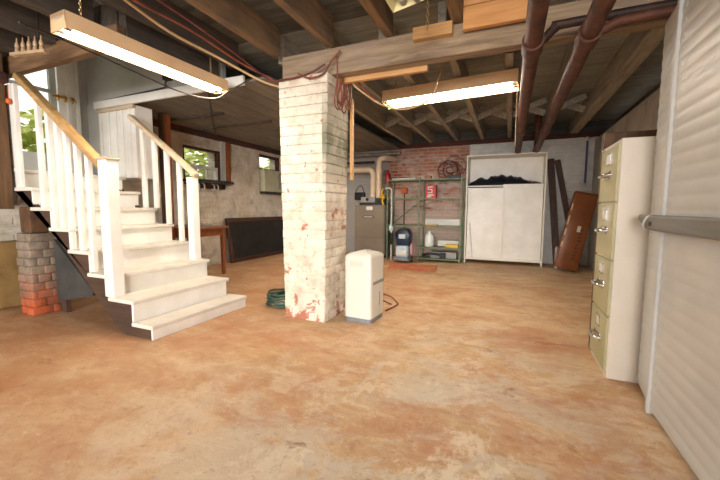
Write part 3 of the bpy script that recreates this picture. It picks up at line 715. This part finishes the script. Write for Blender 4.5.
# white pipe and broom
o = thing('standing_pipe', (-2.0, 6.2, 0), 'white upright plastic pipe with a valve between furnace and vacuum', 'pipe')
MB().tube([(-2.0, 6.2, 0), (-2.0, 6.2, .9), (-2.0, 6.2, 1.22), (-2.01, 6.205, 1.29), (-2.06, 6.22, 1.32), (-2.14, 6.27, 1.32)], .017, 10, 5).build('pipe_run', 'pvcw', o, smooth=60)
MB().box(-2.04, -1.96, 6.165, 6.238, .53, .63, bev=.015).build('valve', 'paleblue', o)
MB().cyl((-2.0, 6.2, .28), (-2.0, 6.2, .50), .024).build('sleeve', 'black', o, smooth=40)
o = thing('push_broom', (-1.9, 6.75, 0), 'dark-handled broom standing head up against the brick behind the vacuum', 'broom')
MB().cyl((-1.88, 6.62, .0), (-1.94, 6.83, 1.26), .014, 10).build('handle', 'darkbrown', o, smooth=40)
MB().box(-2.0, -1.88, 6.79, 6.89, 1.24, 1.36, bev=.025).build('head', 'orange', o)
# overhead steel pipes left of the brick
for z, y, r, lb in ((2.0, 6.55, .03, 'upper grey steel pipe crossing above the furnace'), (1.86, 6.6, .022, 'lower dark steel pipe crossing above the furnace')):
    o = MB().cyl((-3.9, y, z), (-1.95 if r > .025 else -2.5, y, z), r, 12).build('service_pipe', 'steel' if r > .025 else 'darkpipe', at=(-2.9, y, z-r), smooth=40); tag(o, lb, 'pipe')

# vacuum / carpet cleaner
vc = thing('carpet_cleaner', (-1.72, 6.0, 0), 'upright carpet cleaner with a dark blue top and clear tank in front of the shelves', 'vacuum cleaner')
MB().prism([(-1.86, 5.84, .04), (-1.56, 5.84, .04), (-1.59, 5.84, .10), (-1.83, 5.84, .10)], (0, .30, 0), .012).build('foot', 'greyp', vc)
MB().box(-1.82, -1.60, 5.88, 6.06, .09, .30, bev=.03).build('tank', 'paleblue', vc, smooth=50)
MB().box(-1.80, -1.62, 5.87, 5.885, .13, .22, bev=.004).build('tank_label', 'label', vc)
b = MB(); b.prism([(-1.83, 5.95, .29), (-1.59, 5.95, .29), (-1.56, 5.95, .50), (-1.62, 5.95, .60), (-1.78, 5.95, .60), (-1.86, 5.95, .50)], (0, .15, 0), .03); b.build('motor_housing', 'navy', vc, smooth=50)
MB().tube([(-1.80, 6.02, .40), (-1.83, 5.93, .50), (-1.76, 5.92, .58), (-1.64, 5.92, .58), (-1.58, 5.93, .48), (-1.62, 5.93, .38)], .014, 8, 5).build('hose', 'black', vc, smooth=60)
MB().box(-1.78, -1.66, 5.935, 5.955, .42, .50, bev=.008).build('badge', 'paleblue', vc)
b = MB()
for x in (-1.84, -1.58): b.cyl((x-.014, 6.08, .045), (x+.014, 6.08, .045), .045, 16)
b.build('wheels', 'black', vc, smooth=40)
MB().box(-1.57, -1.53, 5.95, 6.03, .14, .34, bev=.012).build('side_bottle', simple('pink_bottle', '#b9808c', '#c9949e', 5, .4, bump=0), vc)

# green metal shelving, one two-bay unit
sh = thing('metal_shelving', (-1.45, 6.45, 0), 'green two-bay metal shelving unit against the red brick wall', 'shelving unit')
SX = (-2.10, -1.50, -.77); SYa, SYb = 6.26, 6.62
for x in SX:
    for y in (SYa, SYb): MB().box(x-.013, x+.013, y-.013, y+.013, 0, 1.50).build('post', 'green', sh)
shelves = [(0, 1.475), (0, 1.14), (0, .645), (1, 1.475), (1, 1.13), (1, .645), (1, .265), (1, .06)]
for k, z in shelves:
    xa, xb = SX[k]+.013, SX[k+1]-.013
    MB().box(xa, xb, SYa-.01, SYb+.01, z-.012, z).box(xa, xb, SYa-.014, SYa-.008, z-.024, z).box(xa, xb, SYb+.004, SYb+.01, z-.024, z).build('shelf', 'green', sh)
b = MB(); b.bar((-2.10, SYb+.012, .66), (-1.52, SYb+.012, 1.12), .02, .004, upv=(0, 1, 0)).build('brace', 'green', sh)
# things on the shelves
b = MB(); random.seed(11)
for k in range(8):
    cx = random.uniform(-1.06, -.92); cz = random.uniform(1.56, 1.70); rx = random.uniform(.08, .22); rz = random.uniform(.07, .2); cy = random.uniform(6.38, 6.52); ph = random.uniform(0, 6)
    b.tube([(cx+rx*math.cos(a+ph), cy+.05*math.sin(2*a+k), max(1.487, cz+rz*math.sin(a+ph)+.02*math.sin(3*a))) for a in [i*.7 for i in range(10)]], .006, 6, 4)
o = b.build('cord_tangle', 'maroon', at=(-.95, 6.45, 1.475), smooth=60); tag(o, 'tangled dark red cords heaped on the top right shelf', 'cord')
def bx_(name, dims, mat, label, cat, parts=(), bev=.004, group=None):
    x0, x1, y0, y1, z0, z1 = dims
    o = MB().box(*dims, bev=bev).build(name, mat, at=((x0+x1)/2, (y0+y1)/2, z0)); return tag(o, label, cat, group)
bx_('small_carton', (-1.43, -1.32, 6.32, 6.44, 1.475, 1.535), 'kraft', 'small tan carton on the top shelf left of the red cord tangle', 'box')
bx_('tool_case', (-1.02, -.80, 6.27, 6.36, 1.475, 1.525), 'black', 'flat dark case on the top shelf in front of the red cords', 'case')
bx_('light_strip', (-2.05, -1.60, 6.35, 6.42, 1.475, 1.505), 'pvcw', 'long white strip lying on the top left shelf', 'strip')
o = bx_('red_carton', (-1.40, -1.22, 6.30, 6.46, 1.13, 1.37), 'red', 'red and white carton on the second shelf from top', 'box')
# white marks on its front, copied as they look: a curved figure over two bars
MB().box(-1.36, -1.27, 6.294, 6.301, 1.325, 1.340).box(-1.36, -1.343, 6.294, 6.301, 1.285, 1.335).box(-1.36, -1.28, 6.294, 6.301, 1.280, 1.295).box(-1.292, -1.275, 6.294, 6.301, 1.235, 1.285).box(-1.36, -1.28, 6.294, 6.301, 1.225, 1.240).box(-1.36, -1.26, 6.294, 6.301, 1.18, 1.20).box(-1.37, -1.30, 6.294, 6.301, 1.15, 1.17).build('printed_mark', 'label', o)
bx_('clip_box', (-1.60+.03, -1.525, 6.3, 6.38, 1.14, 1.16), 'iron', 'flat dark metal box on the second left shelf', 'box')
bx_('long_white_board', (-1.44, -.80, 6.50, 6.58, .645, .76), 'pvcw', 'long white board lying on the middle right shelf', 'board')
bx_('lower_white_board', (-1.20, -.82, 6.50, 6.58, .265, .37), 'label', 'long white board lying on the low shelf right of the jug', 'board')
bx_('tan_offcut', (-1.40, -1.18, 6.30, 6.40, .645, .668), 'board', 'short tan offcut at the front of the middle right shelf', 'offcut')
bx_('yellow_offcut', (-1.02, -.80, 6.27, 6.40, .265, .32), 'yellow', 'yellow-brown block at the right front of the low shelf', 'block')
bx_('flat_grey_box', (-1.30, -.84, 6.35, 6.55, .06, .17), 'midgrey', 'flat grey box on the lowest shelf at right', 'box')
o = thing('black_sprayer', (-1.25, 6.36, .06), 'black long-handled tool lying on the lowest shelf', 'tool')
MB().tube([(-1.44, 6.30, .10), (-1.3, 6.29, .14), (-1.12, 6.29, .13)], .02, 8, 5).build('handle', 'black', o, smooth=60)
MB().box(-1.12, -1.02, 6.26, 6.33, .06, .16, bev=.012).build('head', 'black', o)
o = thing('white_jug', (-1.33, 6.40, .265), 'milky white plastic jug on the low shelf', 'jug')
MB().lathe([(0, 0), (.075, 0), (.085, .015), (.085, .15), (.07, .20), (.035, .235), (.028, .26)], (-1.33, 6.38, .265), 20).build('body', 'jug', o, smooth=50)
MB().cyl((-1.33, 6.38, .525), (-1.33, 6.38, .545), .03, 16).build('cap', 'label', o, smooth=40)
MB().tube([(-1.29, 6.33, .48), (-1.26, 6.31, .46), (-1.25, 6.31, .40), (-1.26, 6.32, .38)], .010, 6, 4).build('handle', 'jug', o, smooth=60)
# the shelf's clamp
o = MB().box(-1.62, -1.55, 6.235, 6.245, .97, 1.0).box(-1.48, -1.40, 6.235, 6.245, .965, 1.0).box(-1.62, -1.40, 6.236, 6.242, .975, .985).build('clamp', 'iron', at=(-1.5, 6.24, .97)); tag(o, 'dark clamp bar on the middle post of the green shelving', 'clamp')

# wardrobe
wd = thing('wardrobe', (-.09, 6.65, 0), 'large white sliding-door wardrobe against the back wall', 'wardrobe')
WA, WB, WF, WBk, WT = -.715, .525, 6.42, 6.86, 1.845
MB().box(WA, WA+.022, WF, WBk, 0, WT).build('side_panel', 'ivory', wd)
MB().box(WB-.022, WB, WF, WBk, 0, WT).build('side_panel', 'ivory', wd)
MB().box(WA, WB, WF, WBk, WT, WT+.02).build('top_panel', 'ivory', wd)
MB().box(WA+.02, WB-.02, WF+.03, WBk, .06, .08).build('bottom_panel', 'ivory', wd)
MB().box(WA+.02, WB-.02, WBk-.02, WBk, .08, WT).build('back_panel', 'white', wd)
MB().box(WA+.02, WB-.02, WF+.1, WBk-.02, 1.33, 1.352).build('hat_shelf', 'ivory', wd)
MB().box(WA+.03, -.085, WF+.05, WF+.068, .10, 1.31).build('sliding_door', 'white', wd)
MB().box(-.115, WB-.03, WF+.072, WF+.09, .10, 1.365).build('sliding_door', 'white', wd)
MB().box(-.112, -.09, WF+.046, WF+.0505, .10, 1.31).build('door_edge', 'ivory', wd)
MB().box(WA+.02, WB-.02, WF+.04, WF+.1, .08, .10).build('door_track', 'ivory', wd)
# black things lying on the doors' top shelf
b = MB(); random.seed(5)
bm = b.bm; nx, ny = 46, 10
def tz(u): 
    return .075+.09*math.exp(-((u-.40)/.17)**2)+.05*math.exp(-((u-.64)/.12)**2)+.06*math.exp(-((u-.12)/.14)**2)
G = []
for i in range(nx+1):
    u = i/nx; row = []
    for j in range(ny+1):
        v = j/ny; e = math.sin(math.pi*v)**.5*math.sin(math.pi*min(max(u, .001), .999))**.25
        row.append((WA+.03+u*1.16, WF+.10+v*.27, 1.356+e*(tz(u)+.05*mnoise.noise((u*14, v*3, 2.3))+.035*abs(mnoise.noise((u*37, v*7, 8.1))))))
    G.append(row)
V1 = [[bm.verts.new(p) for p in r] for r in G]; V0 = [[bm.verts.new((p[0], p[1], 1.353)) for p in r] for r in G]
for i in range(nx):
    for j in range(ny):
        bm.faces.new((V1[i][j], V1[i+1][j], V1[i+1][j+1], V1[i][j+1])); bm.faces.new((V0[i][j], V0[i][j+1], V0[i+1][j+1], V0[i+1][j]))
for i in range(nx):
    bm.faces.new((V0[i][0], V0[i+1][0], V1[i+1][0], V1[i][0])); bm.faces.new((V0[i][ny], V1[i][ny], V1[i+1][ny], V0[i+1][ny]))
for j in range(ny):
    bm.faces.new((V0[0][j], V1[0][j], V1[0][j+1], V0[0][j+1])); bm.faces.new((V0[nx][j], V0[nx][j+1], V1[nx][j+1], V1[nx][j]))
o = b.build('black_tarp', 'tarp', at=(-.1, 6.6, 1.352), smooth=50); tag(o, 'crumpled black plastic tarp lying along the wardrobe shelf above the doors', 'tarp')
o = MB().bar((-.585, WF+.025, .085), (-.64, WF+.03, .70), .018, .018).build('leaning_rod', 'cream', at=(-.6, WF, .085)); tag(o, 'thin cream stick leaning in the left corner of the wardrobe', 'stick')

# boards leaning on the back wall
o = MB().bar((.76, 6.62, .012), (.61, 6.865, 1.80), .105, .035, bev=.004, upv=(0, -1, 0)).build('leaning_board', 'darkbrown', at=(.7, 6.7, 0)); tag(o, 'dark brown board leaning on the back wall right beside the wardrobe', 'board')
o = MB().bar((1.06, 6.70, .012), (.71, 6.868, 1.78), .09, .03, bev=.004, upv=(0, -1, 0)).build('leaning_board', 'darkbrown', at=(.8, 6.8, 0)); tag(o, 'dark brown board leaning steeply behind the orange-brown carton', 'board')
o = MB().cyl((.72, 6.42, 0), (.72, 6.42, .32), .022, 14).cyl((.72, 6.42, .32), (.72, 6.42, .35), .012, 12).build('white_canister', 'pvcw', at=(.72, 6.42, 0), smooth=40); tag(o, 'small white canister standing by the foot of the orange-brown carton', 'canister')

# leaning orange-brown carton
cb = thing('long_carton', (.86, 6.2, 0), 'long orange-brown carton leaning on the right wall in the back corner', 'box')
tilt = math.atan2(.24, 1.15)
xf = Matrix.Translation((.665, 6.02, .0)) @ Matrix.Rotation(tilt, 4, 'Y') @ Matrix.Rotation(math.radians(-6), 4, 'X')
cw, cd, chh, lift = .30, .17, 1.18, .0
# lift so that the lowest corner touches the floor
low = min((xf @ Vector(c)).z for c in ((0, 0, 0), (cw, 0, 0), (0, cd, 0), (cw, cd, 0))); xf = Matrix.Translation((0, 0, -low+.002)) @ xf
MB().box(0, cw, 0, cd, 0, chh, bev=.012, xf=xf).jitter(.002).build('carton_body', 'kraft', cb, smooth=40)
b = MB()
random.seed(3)
for k in range(9):
    z = .16+k*.055; b.box(.185, .185+random.uniform(.03, .055), -.003, .003, z, z+random.uniform(.02, .042), xf=xf)
b.build('printed_text', 'kraftd', cb)
MB().box(.15, .195, -.004, .003, .58, .67, xf=xf).build('shipping_label', 'label', cb)
b = MB()
for z, h_ in ((.88, .10), (.66, .14), (.5, .1), (.32, .08)): b.box(-.002, .018, -.004, .004, z, z+h_, bev=.001, xf=xf)
b.build('tape_glint', 'tape_glint', cb)  # gloss highlights of the wrapping put into the tape's pale colour
b = MB()
b.box(0, cw, -.004, .003, chh-.035, chh-.015, xf=xf).build('top_flap', 'kraftd', cb)
# blue conduit on the back wall
o = thing('wall_conduit', (1.13, 6.88, 1.3), 'blue painted conduit with a white cap on the back wall in the right corner', 'conduit')
MB().cyl((1.13, 6.865, 1.37), (1.13, 6.865, 2.08), .016, 10).build('tube_run', 'bluew', o, smooth=40)
MB().sph((1.13, 6.86, 2.10), .035).build('cap', 'label', o, smooth=60)
MB().box(1.11, 1.15, 6.85, 6.9, 1.34, 1.38, bev=.004).build('clip', 'pvcw', o)

# faded red mat
o = MB().prism([(-1.89, 5.78, 0.002), (-1.74, 5.22, .002), (-.98, 5.18, .002), (-1.06, 5.74, .002)], (0, 0, .02), .004).build('floor_mat', 'redmat', at=(-1.4, 5.5, 0)); tag(o, 'faded red-brown mat on the floor in front of the shelves', 'mat')

# hose coil and red cord
b = MB()
for k in range(5):
    r = .20-.012*k; b.tube([(-2.02+r*math.cos(a)+.02*math.sin(a*2+k), 2.88+r*math.sin(a), .016+.025*k+.006*math.sin(a*3+k)) for a in [i*math.pi/6 for i in range(12)]], .011, 8, 4, closed=True)
o = b.build('hose_coil', 'hose', at=(-2.02, 2.88, 0), smooth=60); tag(o, 'coiled dark green hose on the floor at the left foot of the pillar', 'hose')
o = MB().tube([(-1.02, 3.02, .008), (-.98, 3.25, .008), (-1.02, 3.36, .008), (-1.12, 3.46, .03), (-1.25, 3.45, .05), (-1.2, 3.35, .03), (-1.1, 3.30, .008), (-1.04, 3.25, .008)], .007, 8, 6).build('extension_cord', 'redwire', at=(-1.1, 3.3, 0), smooth=60); tag(o, 'loose red cord curling on the floor behind the dehumidifier', 'cord')

# ================================================================== LEFT BACK
tb = thing('side_table', (-4.08, 3.55, 0), 'small red-brown wooden table behind the far stair newel', 'table')
MB().box(-4.44, -3.70, 3.22, 3.90, .655, .69, bev=.008).build('tabletop', 'tablew', tb)
MB().box(-4.40, -3.75, 3.26, 3.28, .56, .655).box(-4.40, -3.75, 3.84, 3.86, .56, .655).box(-4.40, -4.38, 3.27, 3.85, .56, .655).box(-3.77, -3.75, 3.27, 3.85, .56, .655).build('apron', 'tablew', tb)
for x in (-4.39, -3.76):
    for y in (3.28, 3.84):
        MB().prism([(x-.027, y-.027, .655), (x+.027, y-.027, .655), (x+.017, y-.017, 0), (x-.017, y-.017, 0)], (0, .044, 0)).build('leg', 'redwood', tb)
o = MB().box(-4.2, -3.85, 3.45, 3.75, .69, .715, bev=.004).build('folded_cloth', 'midgrey', at=(-4.0, 3.6, .69)); tag(o, 'grey folded sheet on the small brown table', 'cloth')
# black panel leaning on the left wall
bp = thing('framed_board', (-4.35, 5.4, 0), 'large black framed panel leaning on the left wall below the windows', 'panel')
lean = math.atan2(.10, .77); xf = Matrix.Translation((-4.335, 4.62, .0)) @ Matrix.Rotation(-lean, 4, 'Y')
MB().box(-.03, -.008, .05, 1.70, .06, .72, xf=xf).build('field', 'blackwood', bp)
b = MB(); b.box(-.035, .012, 0, .06, 0.004, .775, bev=.006, xf=xf).box(-.035, .012, 1.69, 1.75, 0.004, .775, bev=.006, xf=xf).box(-.035, .012, .06, 1.69, 0.004, .07, bev=.006, xf=xf).box(-.035, .012, .06, 1.69, .70, .775, bev=.006, xf=xf)
b.build('frame', 'darkbrown', bp)
# shelf with hooks under the window
ws = thing('hook_shelf', (-4.4, 4.27, 1.33), 'dark wall shelf with cream hooks under the nearer basement window', 'shelf')
MB().prism([(-4.5, 3.84, 1.335), (-4.28, 3.92, 1.335), (-4.22, 4.1, 1.335), (-4.22, 4.52, 1.335), (-4.28, 4.66, 1.335), (-4.5, 4.74, 1.335)], (0, 0, .04), .004).build('board', 'black', ws)
MB().box(-4.5, -4.47, 3.92, 4.66, 1.25, 1.334).build('back_rail', 'darkbrown', ws)
for y in (4.06, 4.16, 4.36, 4.44): MB().tube([(-4.465, y, 1.33), (-4.42, y, 1.31), (-4.41, y, 1.25), (-4.44, y, 1.225), (-4.46, y, 1.25)], .011, 6, 5)  .build('hook', 'plast', ws, smooth=60)
# air conditioner in the far window
ac = thing('window_air_conditioner', (-4.5, 5.94, 1.23), 'beige window air conditioner under the farther basement window pane', 'air conditioner')
MB().box(-4.75, -4.42, 5.64, 6.24, 1.27, 1.70, bev=.012).build('casing', 'acm', ac)
b = MB()
for k in range(9): b.box(-4.424, -4.414, 5.67, 6.06, 1.31+k*.04, 1.325+k*.04)
b.build('grille', 'acm', ac)
MB().box(-4.424, -4.416, 6.09, 6.21, 1.32, 1.66, bev=.003).build('control_panel', 'midgrey', ac)
MB().box(-4.55, -4.42, 5.62, 6.26, 1.222, 1.27).build('support_sill', 'iron', ac)

# ================================================================== SMALL CEILING THINGS
ins = thing('insulator_row', (-3.14, 1.48, 2.02), 'row of small ceramic insulators on a metal strap at upper left', 'insulator')
MB().bar((-3.32, 1.44, 2.03), (-3.02, 1.50, 2.03), .035, .02).build('strap', 'ceramic', ins)
for k in range(5):
    x = -3.27+k*.053; y = 1.45+k*.0106
    MB().lathe([(.0, 0), (.014, 0), (.014, .025), (.009, .03), (.014, .038), (.012, .06), (.006, .07), (.003, .1)], (x, y, 2.04), 12).build('insulator', 'ceramic', ins, smooth=50)
MB().tube([(-3.10, 1.49, 2.03), (-3.14, 1.52, 2.2), (-3.2, 1.55, 2.42)], .006, 6, 4).build('support_wire', 'cablek', ins)
bh = thing('brass_hook_rail', (-4.58, 2.42, 2.15), 'small brass hooks on the white door casing above the stairs', 'hooks')
MB().box(-4.592, -4.58, 2.30, 2.52, 2.135, 2.16, bev=.003).build('back_plate', 'brass', bh)
for y in (2.33, 2.40, 2.47): MB().tube([(-4.585, y, 2.16), (-4.54, y, 2.15), (-4.53, y, 2.12), (-4.55, y, 2.10)], .010, 6, 5).build('hook', 'brass', bh, smooth=60)
o = MB().sph((-3.90, 1.645, 1.83), .022, (1, 1, 1.2)).cyl((-3.90, 1.645, 1.85), (-3.90, 1.647, 1.97), .003, 6).build('hanging_tag', 'orange', at=(-3.9, 1.645, 1.8), smooth=60); tag(o, 'small orange key fob hanging on the white stair end panel', 'key fob')
kb = thing('transformer_box', (-3.23, 2.64, 2.22), 'small black transformer box on the white stairwell wall', 'electrical box')
MB().box(-3.28, -3.19, 2.60, 2.66, 2.23, 2.34, bev=.006).build('casing', 'black', kb)
MB().tube([(-3.24, 2.625, 2.235), (-3.25, 2.61, 2.19), (-3.30, 2.63, 2.165), (-3.9, 2.645, 2.158), (-4.4, 2.65, 2.15)], .008, 6, 5).build('lead', 'cablek', kb, smooth=60)
def cable(pts, r, mat, label, name='cable', seg=7):
    P = [Vector(p) for p in pts]; o = MB().tube(P, r, seg, 6).build(name, mat, at=tuple(P[0]), smooth=60); return tag(o, label, 'cable')
cable([(-2.60, 1.17, 1.99), (-2.75, 1.55, 2.04), (-2.78, 1.95, 2.02), (-2.62, 2.25, 1.93), (-2.42, 2.42, 1.90), (-2.26, 2.45, 1.96), (-2.1, 2.62, 2.12)], .006, 'cablek', 'thin dark cable drooping below the left lit fixture')
cable([(-2.12, .9, 2.19), (-2.10, 1.3, 2.17), (-2.18, 1.8, 2.14), (-2.15, 2.2, 2.12), (-1.98, 2.50, 2.02), (-1.85, 2.6, 1.98)], .010, 'cablet', 'tan cable running from upper left down to the pillar top')
cable([(-2.07, .9, 2.20), (-2.06, 1.4, 2.15), (-2.08, 1.9, 2.17), (-2.02, 2.3, 2.10), (-1.84, 2.47, 2.0)], .009, 'redwire', 'reddish cable beside the tan cable left of the pillar top')
cable([(-2.02, 1.0, 2.21), (-1.98, 1.6, 2.18), (-1.93, 2.1, 2.10), (-1.86, 2.45, 2.0), (-1.70, 2.47, 1.98), (-1.5, 2.48, 2.0), (-1.36, 2.5, 2.06)], .008, 'maroon', 'dark red cable looping across the front of the pillar top')
cable([(-1.60, 2.49, 2.02), (-1.48, 2.46, 1.96), (-1.36, 2.47, 1.98), (-1.30, 2.50, 2.08), (-1.24, 2.52, 2.15)], .007, 'redwire', 'short red wire hanging on the pillar top front edge')
random.seed(21); b = MB()
for k in range(7):
    y = 2.53+.04*k; zt = 2.12; zl = random.uniform(1.70, 1.86); x = -1.318+random.uniform(-.005, .03)
    b.tube([(x+.02, y, zt), (x+random.uniform(0, .03), y+.02, 1.98), (x, y+random.uniform(-.02, .04), zl+.06), (x+.02, y+.03, zl), (x+.035, y+.06, zl+.08), (x+.03, y+.05, 2.0), (x+.03, y+.08, 2.12)], .005, 6, 5)
o = b.build('wire_bundle', 'redwire', at=(-1.31, 2.65, 2.1), smooth=60); tag(o, 'bunch of red wires looping down the right side of the pillar top', 'wires')
cable([(-1.28, 2.68, 2.10), (-1.24, 2.75, 1.98), (-1.15, 2.85, 1.90), (-1.08, 3.0, 1.86), (-.95, 3.1, 1.83), (-.80, 3.15, 1.85), (-.68, 3.18, 1.92), (-.62, 3.2, 2.08), (-.60, 3.25, 2.2)], .007, 'cablet', 'tan cord swagging from the pillar under the back fixture')
cable([(-1.30, 2.72, 2.12), (-1.22, 2.78, 2.02), (-1.16, 2.86, 1.93), (-1.09, 3.0, 1.87)], .009, 'redwire', 'thick red cord falling from the pillar toward the back fixture')
cable([(.02, 3.42, 1.96), (.02, 3.42, 1.7), (.022, 3.43, 1.5)], .003, 'cablet', 'thin pull cord hanging from the right end of the back fixture', 'pull_cord')
cable([(-.5, 2.55, 2.19), (-.3, 2.9, 2.19), (-.05, 3.1, 2.17), (.25, 3.0, 2.19), (.4, 2.8, 2.19)], .006, 'cablek', 'dark cable stapled under the joists just behind the beam')
cable([(-2.90, 2.84, 2.107), (-3.2, 3.15, 2.103), (-3.53, 3.50, 2.07), (-4.0, 4.0, 2.09), (-4.40, 4.42, 2.105)], .009, 'cablek', 'dark cable clipped under the boarded ceiling of the left bay')
o = MB().box(-4.45, -3.3, 3.42, 3.46, 2.095, 2.12).build('ceiling_batten', 'joistd', at=(-3.9, 3.44, 2.09)); tag(o, 'dark batten across the boarded left ceiling, nearer the stairs', 'batten')
o = MB().box(-4.3, -3.0, 3.97, 4.01, 2.095, 2.12).build('ceiling_batten', 'joistd', at=(-3.6, 3.99, 2.09)); tag(o, 'dark batten across the boarded left ceiling, nearer the back wall', 'batten')
o = MB().box(-1.33, -1.305, 2.895, 2.93, 1.2, 1.9, bev=.002).build('batten', 'board', at=(-1.32, 2.91, 1.2)); tag(o, 'thin tan batten fixed to the rear right edge of the white pillar', 'batten')
